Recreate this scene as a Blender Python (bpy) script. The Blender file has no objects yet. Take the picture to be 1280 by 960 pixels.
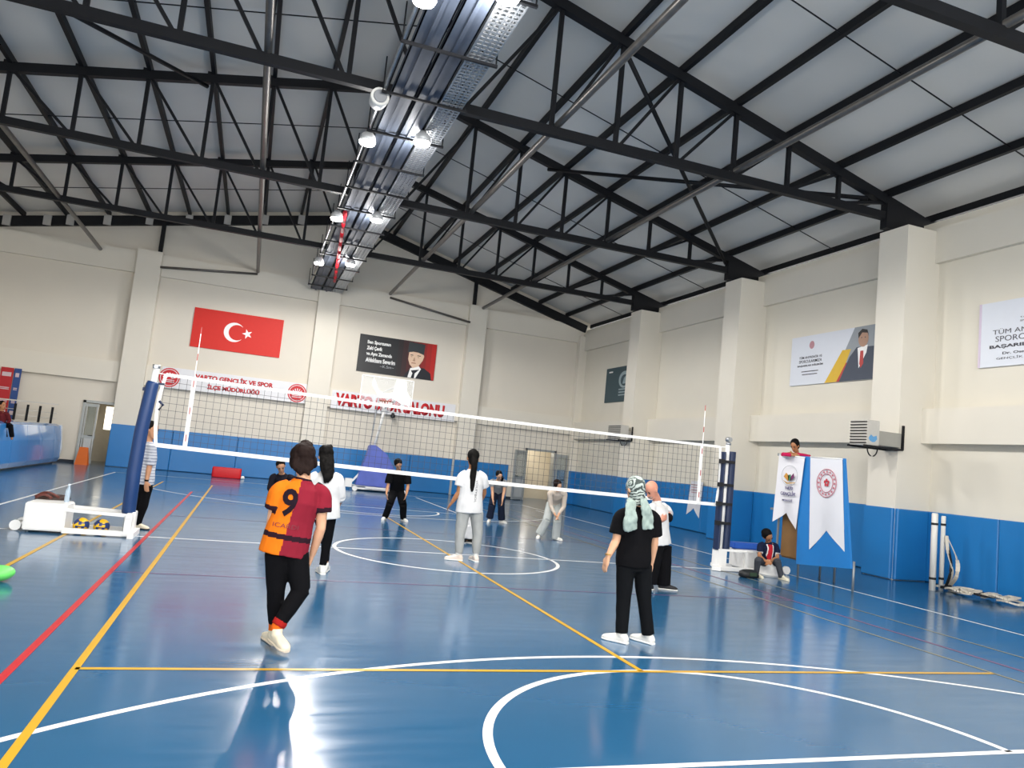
import bpy, bmesh, math, random
from mathutils import Vector, Matrix, noise
from mathutils.bvhtree import BVHTree
random.seed(7)
C = bpy.context.scene.collection
PI = math.pi
V = Vector

# ------------------------------------------------------------ camera (matched to the photograph)
CF, CPOS, CYAW, CPIT, CROL = 937.2, V((-3.25098, -11.99229, 1.5991)), 0.32663, 0.10167, 0.10025
_fwd = V((math.sin(CYAW)*math.cos(CPIT), math.cos(CYAW)*math.cos(CPIT), math.sin(CPIT)))
_r = V((math.cos(CYAW), -math.sin(CYAW), 0)); _u = _r.cross(_fwd)
CR = _r*math.cos(CROL)+_u*math.sin(CROL); CU = -_r*math.sin(CROL)+_u*math.cos(CROL)
cam = bpy.data.cameras.new('camera'); cam.sensor_width = 36; cam.lens = CF/1280*36; cam.clip_end = 200
co = bpy.data.objects.new('camera', cam); C.objects.link(co)
M = Matrix.Identity(4)
for i in range(3):
    M[i][0], M[i][1], M[i][2], M[i][3] = CR[i], CU[i], -_fwd[i], CPOS[i]
co.matrix_world = M
bpy.context.scene.camera = co

def at(u, v, ax, val):
    """the point of the plane axis=val that was measured at pixel (u, v) of the photograph"""
    d = _fwd + CR*((u-640)/CF) - CU*((v-480)/CF)
    return CPOS + d*((val-CPOS[ax])/d[ax])

# ------------------------------------------------------------ materials
MATS = {}
def srgb(c):
    if isinstance(c, str):
        c = [int(c[i:i+2], 16)/255 for i in (0, 2, 4)]
    return tuple((x/12.92 if x <= .04045 else ((x+.055)/1.055)**2.4) for x in c)
def mat(name, col, rough=.6, metal=0, spec=.4, noise_amt=.06, scale=8, bump=0, alpha=1, coat=0, trans=0):
    if name in MATS: return MATS[name]
    m = bpy.data.materials.new(name); m.use_nodes = True
    nt = m.node_tree; b = nt.nodes['Principled BSDF']
    c = srgb(col)
    b.inputs['Roughness'].default_value = rough; b.inputs['Metallic'].default_value = metal
    b.inputs['Specular IOR Level'].default_value = spec
    b.inputs['Alpha'].default_value = alpha; b.inputs['Coat Weight'].default_value = coat
    b.inputs['Transmission Weight'].default_value = trans
    tc = nt.nodes.new('ShaderNodeTexCoord'); nz = nt.nodes.new('ShaderNodeTexNoise')
    nz.inputs['Scale'].default_value = scale; nz.inputs['Detail'].default_value = 3
    nt.links.new(tc.outputs['Object'], nz.inputs['Vector'])
    mx = nt.nodes.new('ShaderNodeMix'); mx.data_type = 'RGBA'
    mx.inputs[6].default_value = tuple(x*(1-noise_amt) for x in c)+(1,)
    mx.inputs[7].default_value = tuple(min(1, x*(1+noise_amt)) for x in c)+(1,)
    nt.links.new(nz.outputs['Fac'], mx.inputs[0]); nt.links.new(mx.outputs[2], b.inputs['Base Color'])
    if bump:
        bp = nt.nodes.new('ShaderNodeBump'); bp.inputs['Strength'].default_value = bump; bp.inputs['Distance'].default_value = .02
        nt.links.new(nz.outputs['Fac'], bp.inputs['Height']); nt.links.new(bp.outputs['Normal'], b.inputs['Normal'])
    MATS[name] = m
    return m
def emit(name, col, s):
    if name in MATS: return MATS[name]
    m = bpy.data.materials.new(name); m.use_nodes = True
    b = m.node_tree.nodes['Principled BSDF']
    b.inputs['Base Color'].default_value = srgb(col)+(1,)
    b.inputs['Emission Color'].default_value = srgb(col)+(1,); b.inputs['Emission Strength'].default_value = s
    MATS[name] = m
    return m

# ------------------------------------------------------------ mesh helpers
def quadbox(bm, a, b, mi=0):
    (x0, y0, z0), (x1, y1, z1) = a, b
    v = [bm.verts.new(p) for p in ((x0,y0,z0),(x1,y0,z0),(x1,y1,z0),(x0,y1,z0),(x0,y0,z1),(x1,y0,z1),(x1,y1,z1),(x0,y1,z1))]
    for f in ((0,3,2,1),(4,5,6,7),(0,1,5,4),(1,2,6,5),(2,3,7,6),(3,0,4,7)):
        fc = bm.faces.new([v[i] for i in f]); fc.material_index = mi
    return v
def bar(bm, a, b, w, h, up=V((0, 0, 1)), mi=0):
    """a box-section bar from a to b, w wide and h high"""
    a, b = V(a), V(b); d = (b-a).normalized()
    s = d.cross(up)
    if s.length < 1e-4: s = d.cross(V((0, 1, 0)))
    s.normalize(); t = s.cross(d)
    s = s*w/2; t = t*h/2
    v = [bm.verts.new(p) for p in (a-s-t, a+s-t, a+s+t, a-s+t, b-s-t, b+s-t, b+s+t, b-s+t)]
    for f in ((0,1,2,3),(4,7,6,5),(0,4,5,1),(1,5,6,2),(2,6,7,3),(3,7,4,0)):
        fc = bm.faces.new([v[i] for i in f]); fc.material_index = mi
def tube(bm, pts, rad, n=10, caps=True, mi=0):
    pts = [V(p) for p in pts]
    if not hasattr(rad, '__len__'): rad = [rad]*len(pts)
    rings = []
    ref = None
    for i, p in enumerate(pts):
        d = (pts[min(i+1, len(pts)-1)]-pts[max(i-1, 0)]).normalized()
        if ref is None: ref = V((0, 0, 1)) if abs(d.z) < .9 else V((1, 0, 0))
        s = d.cross(ref).normalized(); t = s.cross(d); ref = t if False else ref
        rings.append([bm.verts.new(p+(s*math.cos(2*PI*k/n)+t*math.sin(2*PI*k/n))*rad[i]) for k in range(n)])
    for a, b in zip(rings, rings[1:]):
        for k in range(n):
            f = bm.faces.new((a[k], a[(k+1) % n], b[(k+1) % n], b[k])); f.smooth = True; f.material_index = mi
    if caps:
        bm.faces.new(rings[0][::-1]).material_index = mi; bm.faces.new(rings[-1]).material_index = mi
def loft(bm, rings, n=18, power=2.0, mi=0):
    """rings: (centre, half-axis a, half-axis b); super-elliptic sections, capped"""
    R = []
    for c, a, b in rings:
        c, a, b = V(c), V(a), V(b); row = []
        for k in range(n):
            t = 2*PI*k/n; ct, st = math.cos(t), math.sin(t)
            row.append(bm.verts.new(c+a*math.copysign(abs(ct)**(2/power), ct)+b*math.copysign(abs(st)**(2/power), st)))
        R.append(row)
    for p, q in zip(R, R[1:]):
        for k in range(n):
            f = bm.faces.new((p[k], p[(k+1) % n], q[(k+1) % n], q[k])); f.smooth = True; f.material_index = mi
    for row, rev in ((R[0], True), (R[-1], False)):
        f = bm.faces.new(row[::-1] if rev else row); f.material_index = mi
def ellipsoid(bm, c, ax, ay, az, seg=16, rings=10, mi=0):
    c = V(c); ax, ay, az = V(ax), V(ay), V(az)
    m = Matrix(((ax.x, ay.x, az.x, c.x), (ax.y, ay.y, az.y, c.y), (ax.z, ay.z, az.z, c.z), (0, 0, 0, 1)))
    r = bmesh.ops.create_uvsphere(bm, u_segments=seg, v_segments=rings, radius=1, matrix=m)
    fs = set()
    for v in r['verts']: fs.update(v.link_faces)
    for f in fs: f.smooth = True; f.material_index = mi
def prism(bm, poly, origin, ex, ey, en, th, mi=0):
    """flat polygon (list of 2D points in metres) in the plane ex/ey, given thickness along en"""
    o, ex, ey, en = V(origin), V(ex), V(ey), V(en)
    f0 = [bm.verts.new(o+ex*x+ey*y) for x, y in poly]; f1 = [bm.verts.new(o+ex*x+ey*y+en*th) for x, y in poly]
    a = bm.faces.new(f0); b = bm.faces.new(f1[::-1]); a.material_index = b.material_index = mi
    for i in range(len(poly)):
        j = (i+1) % len(poly); bm.faces.new((f0[i], f1[i], f1[j], f0[j])).material_index = mi
def new_bm(): return bmesh.new()
def mesh_from(bm, name, recalc=True):
    if recalc: bmesh.ops.recalc_face_normals(bm, faces=bm.faces)
    me = bpy.data.meshes.new(name); bm.to_mesh(me); bm.free(); return me
def obj(name, bm, m=None, parent=None, recalc=True, **props):
    me = mesh_from(bm, name, recalc) if isinstance(bm, bmesh.types.BMesh) else bm
    for x in (m if isinstance(m, (list, tuple)) else [m]):
        if x is not None: me.materials.append(x)
    o = bpy.data.objects.new(name, me); C.objects.link(o)
    if parent is not None:
        o.parent = parent
        # geometry is written in world coordinates: bring it into the parent's frame
        wm = WM.get(parent.name)
        if wm is not None:
            me.transform(Matrix.Translation(-wm))
            WM[o.name] = wm
    for k, v in props.items(): o[k] = v
    return o
WM = {}
def thing(name, label, cat, loc=(0, 0, 0), group=None):
    o = bpy.data.objects.new(name, None); C.objects.link(o); o.location = loc; o.empty_display_size = .1
    WM[o.name] = V(loc)
    o['label'] = label; o['category'] = cat
    if group: o['group'] = group
    return o
def tag(o, label, cat, group=None):
    o['label'] = label; o['category'] = cat
    if group: o['group'] = group
    return o
def struct(name, bm, m, **k):
    o = obj(name, bm, m, **k); o['kind'] = 'structure'; return o
def remesh(bm, voxel, smooth=2, disp=None):
    me = mesh_from(bm, 'tmp'); o = bpy.data.objects.new('tmp', me); C.objects.link(o)
    r = o.modifiers.new('r', 'REMESH'); r.mode = 'VOXEL'; r.voxel_size = voxel; r.use_smooth_shade = True
    if smooth:
        s = o.modifiers.new('s', 'SMOOTH'); s.iterations = smooth; s.factor = .5
    dg = bpy.context.evaluated_depsgraph_get()
    out = bpy.data.meshes.new_from_object(o.evaluated_get(dg))
    bpy.data.objects.remove(o); bpy.data.meshes.remove(me)
    if disp:
        nr = [v.normal.copy() for v in out.vertices]
        for v, n in zip(out.vertices, nr): v.co += n*disp(v.co)
    for p in out.polygons: p.use_smooth = True
    out.materials.clear()
    return out
TXT = {}
def text_mesh(s, bold=0.0, align='CENTER'):
    cu = bpy.data.curves.new('t', 'FONT'); cu.body = s; cu.size = 1; cu.align_x = align; cu.align_y = 'CENTER'
    cu.offset = bold; cu.resolution_u = 3
    o = bpy.data.objects.new('t', cu); C.objects.link(o)
    dg = bpy.context.evaluated_depsgraph_get()
    me = bpy.data.meshes.new_from_object(o.evaluated_get(dg)); bpy.data.objects.remove(o); bpy.data.curves.remove(cu)
    return me
def lettering(name, s, origin, ex, ey, en, width, height, m, parent, bold=.02, lift=.004, th=.003, surface=None, sub=0):
    """text fitted to width x height metres, centred on origin in the plane ex/ey, standing lift proud along en"""
    me = text_mesh(s, bold); bm = bmesh.new(); bm.from_mesh(me); bpy.data.meshes.remove(me)
    xs = [v.co.x for v in bm.verts]; ys = [v.co.y for v in bm.verts]
    if not xs: bm.free(); return None
    sx = width/(max(xs)-min(xs)); sy = height/(max(ys)-min(ys)); cx = (max(xs)+min(xs))/2; cy = (max(ys)+min(ys))/2
    if sub: bmesh.ops.subdivide_edges(bm, edges=bm.edges, cuts=sub); bmesh.ops.triangulate(bm, faces=bm.faces)
    o_, ex, ey, en = V(origin), V(ex), V(ey), V(en)
    for v in bm.verts:
        p = o_+ex*((v.co.x-cx)*sx)+ey*((v.co.y-cy)*sy)
        if surface is not None:
            h = surface.ray_cast(p+en*.5, -en, 1.5)
            if h[0] is not None: p = h[0]
        v.co = p+en*lift
    if surface is None:
        r = bmesh.ops.extrude_face_region(bm, geom=list(bm.faces))
        for g in r['geom']:
            if isinstance(g, bmesh.types.BMVert): g.co -= en*th
    return obj(name, bm, m, parent)
def bvh(me, off=V((0, 0, 0))):
    return BVHTree.FromPolygons([v.co+off for v in me.vertices], [tuple(p.vertices) for p in me.polygons])
X, Y, Z = V((1, 0, 0)), V((0, 1, 0)), V((0, 0, 1))
LAMP_W, SPILL, WORLD_S, EXPO = 520, .19, 3.6, 0.0
# ============================================================ THE HALL
XR, YF, XL = 10.1, 18.05, -14.0
ZT = 7.35
RX, RZ = -0.5, 10.68
def roof_z(x): return RZ - (.268*(x-RX) if x > RX else .205*(RX-x))
W_WALL = mat('wall_paint', 'dbd6c9', .75, noise_amt=.03, scale=1.2)
W_WALL2 = mat('wall_paint_far', 'd9d3c7', .75, noise_amt=.03, scale=1.2)
W_TRIM = mat('beam_paint', 'dcd7cb', .75, noise_amt=.03, scale=1.5)
STEEL = mat('dark_steel', '0f1116', .55, spec=.25, noise_amt=.15, scale=5)
PIPE = mat('pipe_steel', '6a6764', .35, metal=.6, noise_amt=.35, scale=6)
def floor_mat():
    m = bpy.data.materials.new('blue_court_floor'); m.use_nodes = True; nt = m.node_tree; b = nt.nodes['Principled BSDF']
    tc = nt.nodes.new('ShaderNodeTexCoord')
    n1 = nt.nodes.new('ShaderNodeTexNoise'); n1.inputs['Scale'].default_value = .35; n1.inputs['Detail'].default_value = 6
    n2 = nt.nodes.new('ShaderNodeTexNoise'); n2.inputs['Scale'].default_value = 3.5; n2.inputs['Detail'].default_value = 5
    mp = nt.nodes.new('ShaderNodeMapping'); mp.inputs['Scale'].default_value = (.35, 2.2, 1)
    nt.links.new(tc.outputs['Object'], n1.inputs['Vector']); nt.links.new(tc.outputs['Object'], mp.inputs['Vector']); nt.links.new(mp.outputs['Vector'], n2.inputs['Vector'])
    r = nt.nodes.new('ShaderNodeValToRGB'); r.color_ramp.elements[0].position = .3; r.color_ramp.elements[1].position = .75
    r.color_ramp.elements[0].color = srgb('21567d')+(1,); r.color_ramp.elements[1].color = srgb('2a5f86')+(1,)
    nt.links.new(n1.outputs['Fac'], r.inputs['Fac']); nt.links.new(r.outputs['Color'], b.inputs['Base Color'])
    mr = nt.nodes.new('ShaderNodeMapRange'); mr.inputs['To Min'].default_value = .07; mr.inputs['To Max'].default_value = .26
    nt.links.new(n2.outputs['Fac'], mr.inputs['Value']); nt.links.new(mr.outputs['Result'], b.inputs['Roughness'])
    bp = nt.nodes.new('ShaderNodeBump'); bp.inputs['Strength'].default_value = .04; bp.inputs['Distance'].default_value = .01
    nt.links.new(n2.outputs['Fac'], bp.inputs['Height']); nt.links.new(bp.outputs['Normal'], b.inputs['Normal'])
    b.inputs['Specular IOR Level'].default_value = .8; b.inputs['IOR'].default_value = 1.5
    return m
bm = new_bm()
quadbox(bm, (XL-.3, -17, -.1), (XR+.3, YF+3, 0))
def line(x0, y0, x1, y1, w, mi, z):
    a, b = V((x0, y0, z)), V((x1, y1, z)); d = (b-a).normalized(); s = V((-d.y, d.x, 0))*w/2
    f = bm.faces.new([bm.verts.new(p) for p in (a-s, b-s, b+s, a+s)]); f.material_index = mi
def arc(cx, cy, r, a0, a1, w, mi, z, n=64):
    pr = None
    for k in range(n+1):
        t = math.radians(a0+(a1-a0)*k/n); c, s = math.cos(t), math.sin(t)
        q = (bm.verts.new((cx+(r-w/2)*c, cy+(r-w/2)*s, z)), bm.verts.new((cx+(r+w/2)*c, cy+(r+w/2)*s, z)))
        if pr: f = bm.faces.new((pr[0], pr[1], q[1], q[0])); f.material_index = mi
        pr = q
WZ, RZ_, YZ = .0012, .0018, .0024
# basketball (white)
for xx in (-7.1, 6.62): line(xx, -14, xx, 14.6, .055, 1, WZ)
line(-7.1, 0, 6.62, 0, .055, 1, WZ); line(-7.1, 14.6, 6.62, 14.6, .055, 1, WZ)
arc(0, 0, 1.8, 0, 360, .06, 1, WZ, 96)
for sg in (-1, 1):
    line(-2.45, sg*8.2, 2.45, sg*8.2, .055, 1, WZ)
    arc(0, sg*8.2, 1.8, 0 if sg < 0 else 180, 180 if sg < 0 else 360, .06, 1, WZ)
    arc(0, sg*12.27, 6.28, 0 if sg < 0 else 180, 180 if sg < 0 else 360, .055, 1, WZ, 96)
    for xx in (-2.45, 2.45): line(xx, sg*8.2, xx, sg*14, .055, 1, WZ)
# volleyball (red)
for xx in (-4.47, 4.42): line(xx, -9, xx, 9, .055, 2 if xx < 0 else 4, RZ_)
for yy in (-9, 9): line(-4.47, yy, 4.42, yy, .05, 4, RZ_)
for yy in (-2.9, 3.0): line(-4.47, yy, 4.42, yy, .03, 4, RZ_)
# tennis (yellow)
for xx in (-5.45, -4.115, 3.92, 5.12): line(xx, -11.9, xx, 12.0, .05 if xx < 0 else .036, 3 if xx < 0 else 5, YZ)
for yy in (-6.42, 6.3): line(-4.115, yy, 3.92, yy, .05 if yy < 0 else .03, 3 if yy < 0 else 5, YZ)
line(0, -6.42, 0, 6.3, .05, 3, YZ); line(-5.45, 12, 5.12, 12, .03, 5, YZ)
struct('floor', bm, [floor_mat(), mat('white_line_paint', 'e6e6e6', .35, noise_amt=.05), mat('red_line_paint', 'b8232b', .35), mat('yellow_line_paint', 'c79a1e', .35), mat('worn_red_line', '6e4468', .35, noise_amt=.3), mat('worn_yellow_line', '8d8360', .35, noise_amt=.2)], recalc=False)

# walls
DX0, DX1 = at(659, 560, 1, YF).x, at(693, 566, 1, YF).x      # right far door opening
LX0, LX1 = at(108, 500, 1, YF).x, at(145, 500, 1, YF).x
bm = new_bm()
def wall_prism(xs, z0=None):
    pass
def wpoly(x0, x1, z0, z1=None):
    """far wall piece between x0..x1, z0..z1 (z1 None: up to the roof)"""
    ps = [(x0, z0), (x1, z0)]
    if z1 is None:
        ps.append((x1, roof_z(x1)+.19))
        if x0 < RX < x1: ps.append((RX, RZ+.19))
        ps.append((x0, roof_z(x0)+.19))
    else: ps += [(x1, z1), (x0, z1)]
    prism(bm, ps, (0, YF, 0), X, Z, Y, .25)
DT, LT = 2.12, 2.15
wpoly(XL, LX0, 0, LT); wpoly(LX1, DX0, 0, LT); wpoly(DX1, XR+.3, 0, LT); wpoly(XL, XR+.3, LT)
struct('wall_far', bm, W_WALL2)
bm = new_bm(); quadbox(bm, (XR, -17, 0), (XR+.3, YF+.25, 7.62)); struct('wall_right', bm, W_WALL)
bm = new_bm(); quadbox(bm, (XL-.3, -17, 0), (XL, YF+.25, roof_z(XL)+.1)); struct('wall_left', bm, W_WALL)
# corridors seen through the door openings
bm = new_bm()
for x0, x1, yb in ((DX0-.9, DX1+.7, YF+2.2), (LX0-.9, LX1+.6, YF+2.6)):
    quadbox(bm, (x0, yb, 0), (x1, yb+.1, 2.6)); quadbox(bm, (x0-.1, YF+.26, 0), (x0, yb, 2.6)); quadbox(bm, (x1, YF+.26, 0), (x1+.1, yb, 2.6))
    quadbox(bm, (x0, YF+.26, 2.6), (x1, yb, 2.7))
struct('wall_corridor', bm, mat('corridor_paint', 'cfc7b6', .8))
# beams on the walls
tn = [0]
def trim(bmx, m=W_TRIM):
    tn[0] += 1; struct('trim_%d' % tn[0], bmx, m)
for z0, z1, dp in ((7.02, 7.82, .14), (2.98, 3.72, .2)):
    b1 = new_bm(); quadbox(b1, (XL, YF-dp, z0), (XR, YF+.02, z1)); trim(b1)
for z0, z1, dp in ((6.66, 7.42, .12), (2.8, 3.52, .3)):
    b1 = new_bm(); quadbox(b1, (XR-dp, -17, z0), (XR+.02, YF, z1)); trim(b1)
# columns
COLS = [(-7.9, -7.08), (-1.43, -.6), (4.66, 5.42)]
for x0, x1 in COLS:
    b1 = new_bm(); quadbox(b1, (x0, YF-.4, 0), (x1, YF+.02, 7.86)); trim(b1)
b1 = new_bm(); quadbox(b1, (9.75, YF-.35, 0), (XR+.02, YF+.02, 7.3)); trim(b1)
PY = [(-11.3, -10.55), (-5.6, -4.85), (-.08, .68), (5.6, 6.35), (11.35, 12.1)]
XP = 9.2
for y0, y1 in PY:
    b1 = new_bm(); quadbox(b1, (XP, y0, 0), (XR+.02, y1, 7.36)); trim(b1)
# roof sheets
bm = new_bm()
RY0, RY1 = -17, YF+.3
for xa, xb in ((XL-.3, RX), (RX, XR+.9)):
    za, zb = roof_z(xa)+.17, roof_z(xb)+.17
    n = 1
    v = [bm.verts.new(p) for p in ((xa, RY0, za), (xb, RY0, zb), (xb, RY1, zb), (xa, RY1, za), (xa, RY0, za+.1), (xb, RY0, zb+.1), (xb, RY1, zb+.1), (xa, RY1, za+.1))]
    for f in ((0,3,2,1),(4,5,6,7),(0,1,5,4),(1,2,6,5),(2,3,7,6),(3,0,4,7)): bm.faces.new([v[i] for i in f])
rm = mat('roof_lining', 'd3d1cc', .55, noise_amt=.1, scale=.5, bump=.15)
struct('ceiling', bm, rm)

# ------------------------------------------------------------ roof trusses
S0 = [1.17+.0+1.315*k for k in range(7)]
NR = [.05+s for s in S0]                       # 1.22 2.54 ... 9.1
NL = [.02-s for s in S0]+[.02-(S0[-1]+1.315*k) for k in (1, 2)]
TY = [-16.6, -10.9, -5.25, .45, 6.15, 11.8]
TN = ['first behind the camera', 'second', 'over the near free-throw circle', 'just in front of the net', 'beyond the net', 'closest to the far wall']
ZB = 7.66
def h_section(bm, a, b, w, h):
    bar(bm, a, b, w, h)
def truss(i, y):
    t = thing('roof_truss', LAB[i], 'roof truss', (0, y, ZB), 'roof trusses')
    b1 = new_bm(); bar(b1, (XP+.3, y, ZB), (-12.6, y, ZB), .13, .17); obj('bottom_chord', b1, STEEL, t)
    b1 = new_bm(); bar(b1, (RX, y, RZ-.1), (XR+.35, y, roof_z(XR+.35)-.1), .15, .2); obj('top_chord', b1, STEEL, t)
    b1 = new_bm(); bar(b1, (RX, y, RZ-.1), (-13.6, y, roof_z(-13.6)-.1), .15, .2); obj('top_chord', b1, STEEL, t)
    for ns, s in ((NR, 1), (NL, -1)):
        for k, x in enumerate(ns):
            zt = roof_z(x)-.15
            if zt-ZB > .18:
                b1 = new_bm(); bar(b1, (x, y, ZB), (x, y, zt), .08, .08, up=Y); obj('vertical_strut', b1, STEEL, t)
            # diagonal: top of this node down to the foot of the node nearer the ridge
            xi = ns[k-1] if k else (RX if s > 0 else RX)
            if k and zt-ZB > .12 or k == 0:
                b1 = new_bm(); bar(b1, (x-s*.06, y, zt), (xi+s*.08, y, ZB+.05), .06, .06, up=Y); obj('diagonal_strut', b1, STEEL, t)
    b1 = new_bm(); bar(b1, (RX, y, ZB), (RX, y, RZ-.1), .1, .1, up=Y); obj('ridge_post', b1, STEEL, t)
    b1 = new_bm(); prism(b1, [(XP-.15, 7.38), (XR+.1, 7.38), (XR+.1, roof_z(XR)-.1), (XP-.15, roof_z(XP)-.15)], (0, y-.09, 0), X, Z, Y, .18); obj('heel_plate', b1, STEEL, t)
    b1 = new_bm()
    for x in NR+NL: quadbox(b1, (x-.13, y-.06, roof_z(x)-.02), (x+.02, y+.06, roof_z(x)+.04))
    obj('purlin_cleat', b1, STEEL, t)['kind'] = 'stuff'
LAB = ['', '', 'dark steel roof truss nearest the viewer, crossing the top right corner', 'dark steel roof truss just in front of the net, largest across the ceiling',
       'dark steel roof truss beyond the net, second from the far wall', 'dark steel roof truss closest to the far wall']
for i, y in enumerate(TY):
    if i >= 2: truss(i, y)
# end rafter along the far wall
t = thing('end_rafter', 'dark steel rafter following the top of the far gable wall', 'rafter', (0, YF-.2, ZB))
for x1 in (XR+.3, -13.6):
    b1 = new_bm(); bar(b1, (RX, YF-.12, RZ-.2), (min(x1, XR-.05), YF-.12, roof_z(min(x1, XR-.05))-.2), .18, .34); obj('rafter_beam', b1, STEEL, t)
LG = mat('light_bracket', 'b4b2ae', .5)
for x in [-12.1, -10.9, -10.2, -9.05, -7.7, -6.4, -5.08, -3.76, -2.44]:
    b1 = new_bm(); bar(b1, (x-.12, YF-.24, roof_z(x)-.2), (x+.12, YF-.24, roof_z(x)-.2), .08, .36); obj('bracket', b1, LG, t)
for x in (-7.2, 4.85):
    b1 = new_bm(); bar(b1, (x, YF-.2, 7.87), (x, YF-.2, roof_z(x)-.3), .14, .12, up=Y); obj('post', b1, STEEL, t)
# purlins
def ordn(k): return ['first', 'second', 'third', 'fourth', 'fifth', 'sixth', 'seventh', 'eighth', 'ninth'][k]
for k, x in enumerate(NR+[10.35]):
    b1 = new_bm(); bar(b1, (x, -17, roof_z(x)+.06), (x, YF, roof_z(x)+.06), .09, .16)
    tag(obj('roof_purlin', b1, STEEL), 'dark long roof purlin on the right slope, %s counted from the ridge' % ordn(k), 'purlin', 'purlins of the right roof slope')
for k, x in enumerate(NL):
    b1 = new_bm(); bar(b1, (x, -17, roof_z(x)+.06), (x, YF, roof_z(x)+.06), .09, .16)
    tag(obj('roof_purlin', b1, STEEL), 'dark long roof purlin on the left slope, %s counted from the ridge' % ordn(k), 'purlin', 'purlins of the left roof slope')
# sag rods, one per bay and slope
BAYN = ['in the bay nearest the viewer', 'in the bay just in front of the net', 'in the bay beyond the net', 'in the bay by the far wall']
for j, yy in enumerate((-2.4, 3.3, 9.0, 14.8)):
    for sd, x1 in (('right', XR+.3), ('left', -13.6)):
        b1 = new_bm(); tube(b1, [(RX, yy, RZ+.03), (x1, yy, roof_z(x1)+.03)], .014, 5)
        tag(obj('tie_rod', b1, STEEL), 'thin tie rod across the %s roof slope %s' % (sd, ['nearest the viewer', 'just in front of the net truss', 'beyond the net', 'by the far wall'][j]), 'tie rod', 'tie rods of the roof')
# long round pipes resting on the bottom chords
for x, lb in ((-9.15, 'long grey bracing pipe at the far left, bending down to end on the far wall'), (-3.77, 'long grey bracing pipe left of the cable trays above the red flag'),
              (1.33, 'long silvery bracing pipe right of the cable trays'), (5.2, 'long grey bracing pipe nearest the right wall')):
    b1 = new_bm(); tube(b1, [(x, -16.5, ZB+.13), (x, YF-.15, ZB+.13 if x > -9 else ZB+.0)], .065, 12)
    t = tag(obj('bracing_pipe', b1, PIPE), lb, 'pipe', 'long bracing pipes')
for (x0, z0), (x1, z1), lb in (((-3.77, ZB+.02), (-7.1, 7.3), 'thin grey wall strut from a pipe end to the left wall column'), ((1.33, ZB-.04), (4.7, 7.1), 'thin grey wall strut above the black portrait banner')):
    b1 = new_bm(); tube(b1, [(x0, YF-.2, z0), (x1, YF-.42, z1)], .045, 8); tag(obj('wall_strut', b1, PIPE), lb, 'strut')
# roof-plane cross braces
for (xa, ya, xb, yb, lb) in ((2.6, .45, 9.0, 6.15, 'dark diagonal brace under the right roof slope, falling away from the viewer'), (3.3, 6.15, 8.6, .45, 'dark diagonal brace under the right roof slope, crossing the other one'),
                             (-5.2, 6.15, -9.6, .45, 'dark diagonal brace under the left roof slope')):
    b1 = new_bm(); tube(b1, [(xa, ya, roof_z(xa)-.28), (xb, yb, roof_z(xb)-.28)], .05, 8); tag(obj('diagonal_brace', b1, STEEL), lb, 'brace')

# ------------------------------------------------------------ cable trays under the ridge
TRAY = mat('tray_metal', '464e5c', .55, metal=.3, noise_amt=.2, scale=3); GALV = mat('galvanised_metal', 'a9adb2', .35, metal=.8, noise_amt=.25, scale=9)
t = thing('cable_tray', 'long run of dark ceiling cable trays leading to the middle column of the far wall', 'cable tray', (-1.2, 0, 7.4))
TZ = 7.42
for k, (x0, x1) in enumerate(((-1.78, -1.4), (-1.36, -1.0))):
    b1 = new_bm(); quadbox(b1, (x0, -16.5, TZ), (x1, YF-.45, TZ+.02)); quadbox(b1, (x0, -16.5, TZ), (x0+.02, YF-.45, TZ+.11)); quadbox(b1, (x1-.02, -16.5, TZ), (x1, YF-.45, TZ+.11))
    quadbox(b1, ((x0+x1)/2-.03, -16.5, TZ-.03), ((x0+x1)/2+.03, YF-.45, TZ))
    obj('tray_channel', b1, TRAY, t)
# perforated channel: longitudinal wires and rungs
b1 = new_bm()
for x in (-.95, -.86, -.77, -.68, -.59): bar(b1, (x, -16.5, TZ), (x, YF-.45, TZ), .022, .012)
for k in range(340): quadbox(b1, (-.96, -16.4+k*.1, TZ-.004), (-.58, -16.36+k*.1, TZ+.006))
quadbox(b1, (-.60, -16.5, TZ), (-.58, YF-.45, TZ+.1)); quadbox(b1, (-.97, -16.5, TZ), (-.95, YF-.45, TZ+.1))
obj('perforated_channel', b1, GALV, t)
b1 = new_bm()
for k, (x, r) in enumerate(((-.9, .03), (-.82, .022), (-.73, .03), (-.65, .02))):
    tube(b1, [(x+.02*math.sin(q*1.3+k), -16+q, TZ+.03+r) for q in range(0, 34)], r, 6)
obj('cable', b1, mat('grey_cable', 'b9bbbd', .4, noise_amt=.3, scale=12), t)['kind'] = 'stuff'
yb = -15.2
for k in range(20):
    y = -15+k*1.66
    if y > 17: break
    b1 = new_bm(); bar(b1, (-1.95, y, TZ-.05), (-.5, y, TZ-.05), .045, .04, up=Z)
    for x in (-1.93, -.52): tube(b1, [(x, y, TZ-.05), (x, y, TZ+.55)], .012, 6)
    obj('cross_hanger', b1, STEEL, t)
b1 = new_bm(); tube(b1, [(-1.88, -16, TZ+.12), (-1.88, YF-.5, TZ+.12)], .035, 8); obj('conduit', b1, GALV, t)
b1 = new_bm()
for k in range(9):
    y = 6.9+k*.95
    x = -1.72+.07*k
    tube(b1, [(x, y, TZ-.04+.02*math.sin(k)), (x+.07, y+.95, TZ-.04+.02*math.sin(k+1))], .05, 8)
tag(obj('red_ribbon', b1, mat('red_fabric', 'c01828', .6)), 'red fabric streamer hanging along the far end of the cable trays', 'streamer')
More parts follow.
